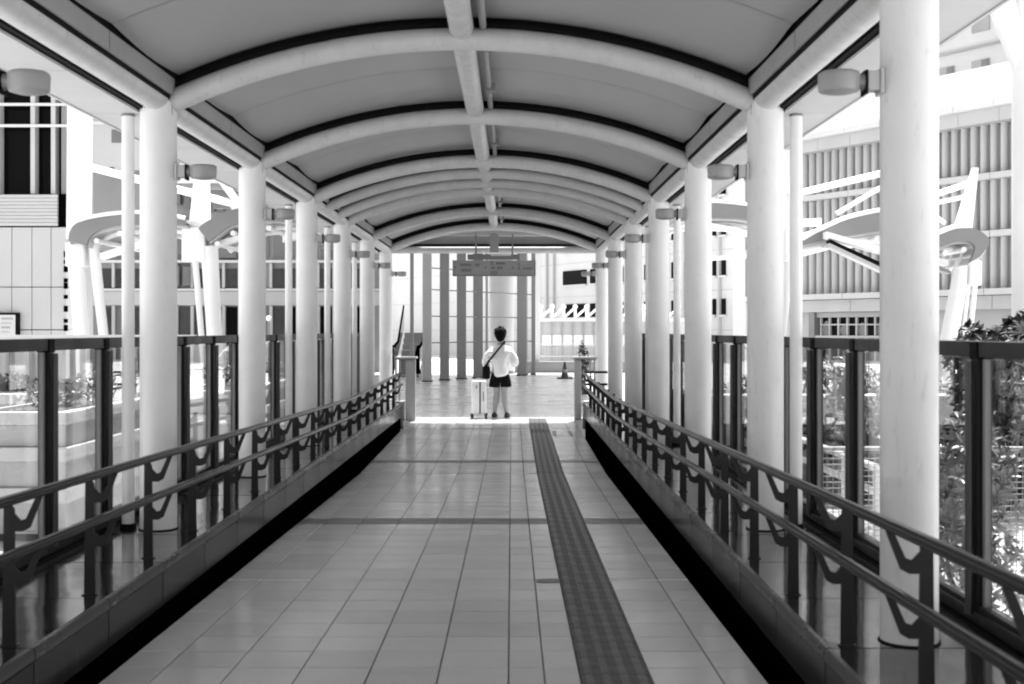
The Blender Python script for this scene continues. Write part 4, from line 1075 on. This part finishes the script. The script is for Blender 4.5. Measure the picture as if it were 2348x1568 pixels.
# ------------------------------------------------------------------ planting
def leaf_geo(L, W):
    c = 0.25 * W
    return [(0, 0, 0), (-W * .35, L * .3, c), (0, L * .3, 0), (W * .35, L * .3, c), (-W * .5, L * .6, c * .9), (0, L * .62, -0.01 * L), (W * .5, L * .6, c * .9), (0, L, -0.12 * L)], \
           [(0, 2, 1), (0, 3, 2), (1, 2, 5, 4), (2, 3, 6, 5), (4, 5, 7), (5, 6, 7)]
lg = random.Random(11)
def cluster_mats(center, outward, L, n, rg):
    """whorl of leaves round the direction 'outward'"""
    q = outward.normalized().to_track_quat('Z', 'Y').to_matrix().to_4x4()
    out = []
    for i in range(n):
        a = 2 * math.pi * i / n + rg.uniform(-.3, .3); tilt = rg.uniform(0.15, 1.0)
        s = rg.uniform(.7, 1.15)
        out.append(Matrix.Translation(center) @ q @ Matrix.Rotation(a, 4, 'Z') @ Matrix.Rotation(tilt, 4, 'X') @ Matrix.Rotation(rg.uniform(-.4, .4), 4, 'Y') @ Matrix.Scale(s, 4))
    return out
leaf_me = {}
def shrub(name, label, cat, base, rad, ncl, L, W, m, nparts=0, seed=1, group=None, low=0.0, perc=7, trunk=True):
    """base on the ground; crown = ellipsoid of radii rad whose centre is low+rad.z above the base"""
    rg = random.Random(seed)
    t = thing(name, label, cat, base, group)
    cz = low + rad[2]
    mats = []
    lumps = [(Vector((rg.uniform(-.6, .6) * rad[0], rg.uniform(-.6, .6) * rad[1], cz + rg.uniform(-.6, .6) * rad[2])), rg.uniform(.35, .6)) for _ in range(9)]
    for i in range(ncl):
        c0, f_ = lumps[i % len(lumps)]
        dv = Vector((rg.gauss(0, 1), rg.gauss(0, 1), rg.gauss(0, 1) + .25)).normalized()
        rr_ = rg.uniform(.35, 1.0) ** 0.5 * f_
        c = c0 + Vector((dv.x * rad[0], dv.y * rad[1], dv.z * rad[2])) * rr_
        if c.z < 0.05: continue
        od = (dv + Vector((0, 0, .5)) + Vector((rg.uniform(-.4, .4), rg.uniform(-.4, .4), rg.uniform(-.3, .3))))
        mats += [(M_, c) for M_ in cluster_mats(c, od, L, perc, rg)]
    mats.sort(key=lambda a: a[1].y)                    # nearest the viewer first
    lv, lf = leaf_geo(L, W)
    key = (round(L, 3), round(W, 3), m.name)
    if nparts and key not in leaf_me:
        q = MB(); q.add(lv, lf, True); leaf_me[key] = q.mesh('leaf'); leaf_me[key].materials.append(m)
    crown = MB()
    step = max(1, len(mats) // max(1, nparts)) if nparts else 0
    cnt = 0
    for i, (M_, c) in enumerate(mats):
        if nparts and cnt < nparts and i < nparts * 2 and i % 2 == 0:
            o = place('leaf', leaf_me[key], None, t); o.matrix_local = M_; cnt += 1
        else:
            crown.add([M_ @ Vector(v) for v in lv], lf, True)
    tag(crown.build('crown', m, t), kind='stuff')
    if trunk:
        q = MB()
        for c0, f_ in lumps[:6]:
            b0 = Vector((rg.uniform(-.06, .06), rg.uniform(-.06, .06), 0))
            mid = b0.lerp(c0, .5) + Vector((rg.uniform(-.08, .08), rg.uniform(-.08, .08), 0.05))
            q.tube([b0, mid, c0], [0.02, 0.014, 0.006], 6)
        q.build('stems', M_BARK, t)
    return t
# right side
shrub('glossy_shrub', 'glossy leaved shrub pressed against the right glass below the cap rail', 'shrub', (2.85, 7.9, GZ), (0.42, 0.5, 0.6), 400, 0.085, 0.026, M_LEAFB, 260, 21, low=0.1)
shrub('glossy_shrub', 'bright leaved shrub rising above the fence at the right edge', 'shrub', (3.85, 8.9, GZ), (0.36, 0.5, 1.0), 480, 0.085, 0.028, M_LEAFB, 260, 22, low=0.0)
shrub('evergreen_tree', 'dark dense evergreen above the right fence', 'tree', (5.12, 13.0, GZ), (0.72, 0.7, 0.72), 1000, 0.11, 0.045, M_LEAF, 0, 23, low=0.72, perc=8)
for i, (x, y, s, lab) in enumerate(((3.4, 12.2, 0.5, 'leafy bush behind the glass left of the nearest right column'), (3.3, 14.6, 0.55, 'leafy bush behind the glass near the second right column'), (3.6, 18.2, 0.5, 'small leafy bush far along the right glass'))):
    shrub('garden_bush', lab, 'bush', (x, y, 0.15), (0.4, 0.5, s), 260, 0.06, 0.022, M_LEAFB, 0, 31 + i, low=0.0)
pw = thing('planter_wall', 'raised white planter wall behind the right glass', 'planter', (4.0, 13.6, GZ))
for k in range(12):
    a = k * 0.45
    q = MB(); q.bbox(-1.9 + a + .005, -1.9 + a + 0.445, 0.0 + 0.02 * abs(k - 6), 0.4, 0.86, 1.18, 0.02); q.build('wall_block', M_WALLW, pw)
for k in range(40):
    q = MB(); q.box(-1.88 + k * 0.135, -1.82 + k * 0.135, 0.12, 0.18, 0.0, 0.86); q.build('bar', M_DARK, pw)
q = MB(); q.box(-1.9, 3.5, 0.2, 3.0, 0.0, 1.1); q.build('soil_bed', M_BARK, pw)
for i, x in enumerate((2.9, 3.7, 4.5)):
    shrub('planter_shrub', '%s low shrub on the raised white planter behind the right glass' % ('left', 'middle', 'right')[i], 'shrub', (x, 14.3, 0.6), (0.45, 0.4, 0.2), 80, 0.1, 0.02, M_LEAF, 0, 41 + i, group='shrubs on the raised planter')
wf = thing('mesh_fence', 'white wire mesh fence outside the right glass', 'fence', (2.35, 9.6, GZ))
for k in range(60):
    q = MB() if k == 0 else q
    q.tube([(k * 0.045, 0, 0.05), (k * 0.045, 0, 0.95)], 0.004, 4)
for k in range(21): q.tube([(0, 0.005, 0.05 + k * 0.045), (2.7, 0.005, 0.05 + k * 0.045)], 0.004, 4)
tag(q.build('wire_mesh', M_GREY, wf), kind='stuff')
for k in range(4):
    q = MB(); q.tube([(k * 0.9, 0.01, 0), (k * 0.9, 0.01, 1.0)], 0.02, 8); q.build('post', M_WALL, wf)
q = MB(); q.tube([(0, 0.01, 0.98), (2.7, 0.01, 0.98)], 0.018, 8); q.build('rail', M_WALL, wf)
# bicycle-rail like tubes and low kerbs outside on the right
rl = thing('street_rail', 'low white tube rail outside the right glass', 'rail', (3.0, 10.4, GZ))
for z in (0.55, 0.75):
    q = MB(); q.tube([(0, 0, z), (0.0, 5.0, z)], 0.03, 10); q.build('tube', M_WHITE, rl)
for k in range(6):
    q = MB(); q.tube([(0, k * 1.0, 0), (0, k * 1.0, 0.75)], 0.03, 10); q.build('post', M_WHITE, rl)
# left side: stepped white planters with plants and a bar fence
def tier_planter(label, x0, x1, y0, y1, top, seed):
    t = thing('stepped_planter', label, 'planter', ((x0 + x1) / 2, y0, GZ), 'stepped white planters on the left')
    o = t.location; H = top - GZ; h = [0.0, 0.1, 0.36, 0.46, 0.74, 0.84, 0.96, 1.0]
    bands = [(0.06, 0.30, M_WALL, 0.02), (0.30, 0.42, M_WALLW, -0.03), (0.42, 0.62, M_WALL, 0.02), (0.62, 0.73, M_WALLW, -0.03), (0.73, 0.90, M_WALL, 0.02), (0.90, 1.0, M_WALLW, -0.04)]
    for (a, b, m, dy) in bands:
        q = MB(); q.bbox(x0 - o.x - (0.03 if dy < 0 else 0), x1 - o.x + (0.03 if dy < 0 else 0), dy, y1 - y0 - dy, a * H, b * H - 0.003, 0.01); q.build('band', m, t)
    q = MB(); q.box(x0 - o.x + .06, x1 - o.x - .06, 0.08, y1 - y0 - .08, 0.0, H + 0.004); q.build('soil', M_BARK, t)
tier_planter('stepped white planter facing the viewer at the far left', -8.4, -5.35, 14.0, 15.2, 0.68, 1)
tier_planter('long stepped white planter running beside the left glass', -4.75, -3.95, 11.2, 14.6, 0.66, 2)
tier_planter('farther stepped white planter beside the left glass', -4.3, -3.5, 16.0, 21.5, 0.62, 3)
for i, (x, y, lab) in enumerate(((-7.2, 14.6, 'low plant on the planter facing the viewer, its left one'), (-6.0, 14.6, 'low plant on the planter facing the viewer, its right one'), (-4.35, 12.0, 'flowering plant at the near end of the long planter'),
                                 (-4.35, 13.4, 'leafy plant at the far end of the long planter'), (-3.9, 17.2, 'tall plant on the farther left planter'), (-3.9, 19.4, 'last plant on the farther left planter'))):
    shrub('planter_plant', lab, 'plant', (x, y, 0.64), (0.5, 0.35, 0.12 if i < 2 else 0.16), 170, 0.055, 0.02, M_LEAF if i < 2 else M_LEAFB, 0, 51 + i, group='plants in the left planters')
bf = thing('bar_fence', 'pale vertical bar fence behind the far left planter', 'fence', (-8.0, 16.2, GZ))
for k in range(30):
    q = MB(); q.box(k * 0.13, k * 0.13 + 0.06, 0, 0.05, 0.0, 1.75); q.build('bar', M_WALL if k % 2 else M_MID, bf)
q = MB(); q.box(-0.1, 3.95, -0.02, 0.07, 1.752, 1.82); q.build('top_rail', M_WALLW, bf)

p = P(1338, VY, 30)
shrub('potted_shrub', 'slim dark pointed shrub behind the right newel', 'shrub', (p.x, 30, PLZ), (0.13, 0.13, 0.6), 160, 0.07, 0.02, M_LEAF, 0, 71, low=0.12)
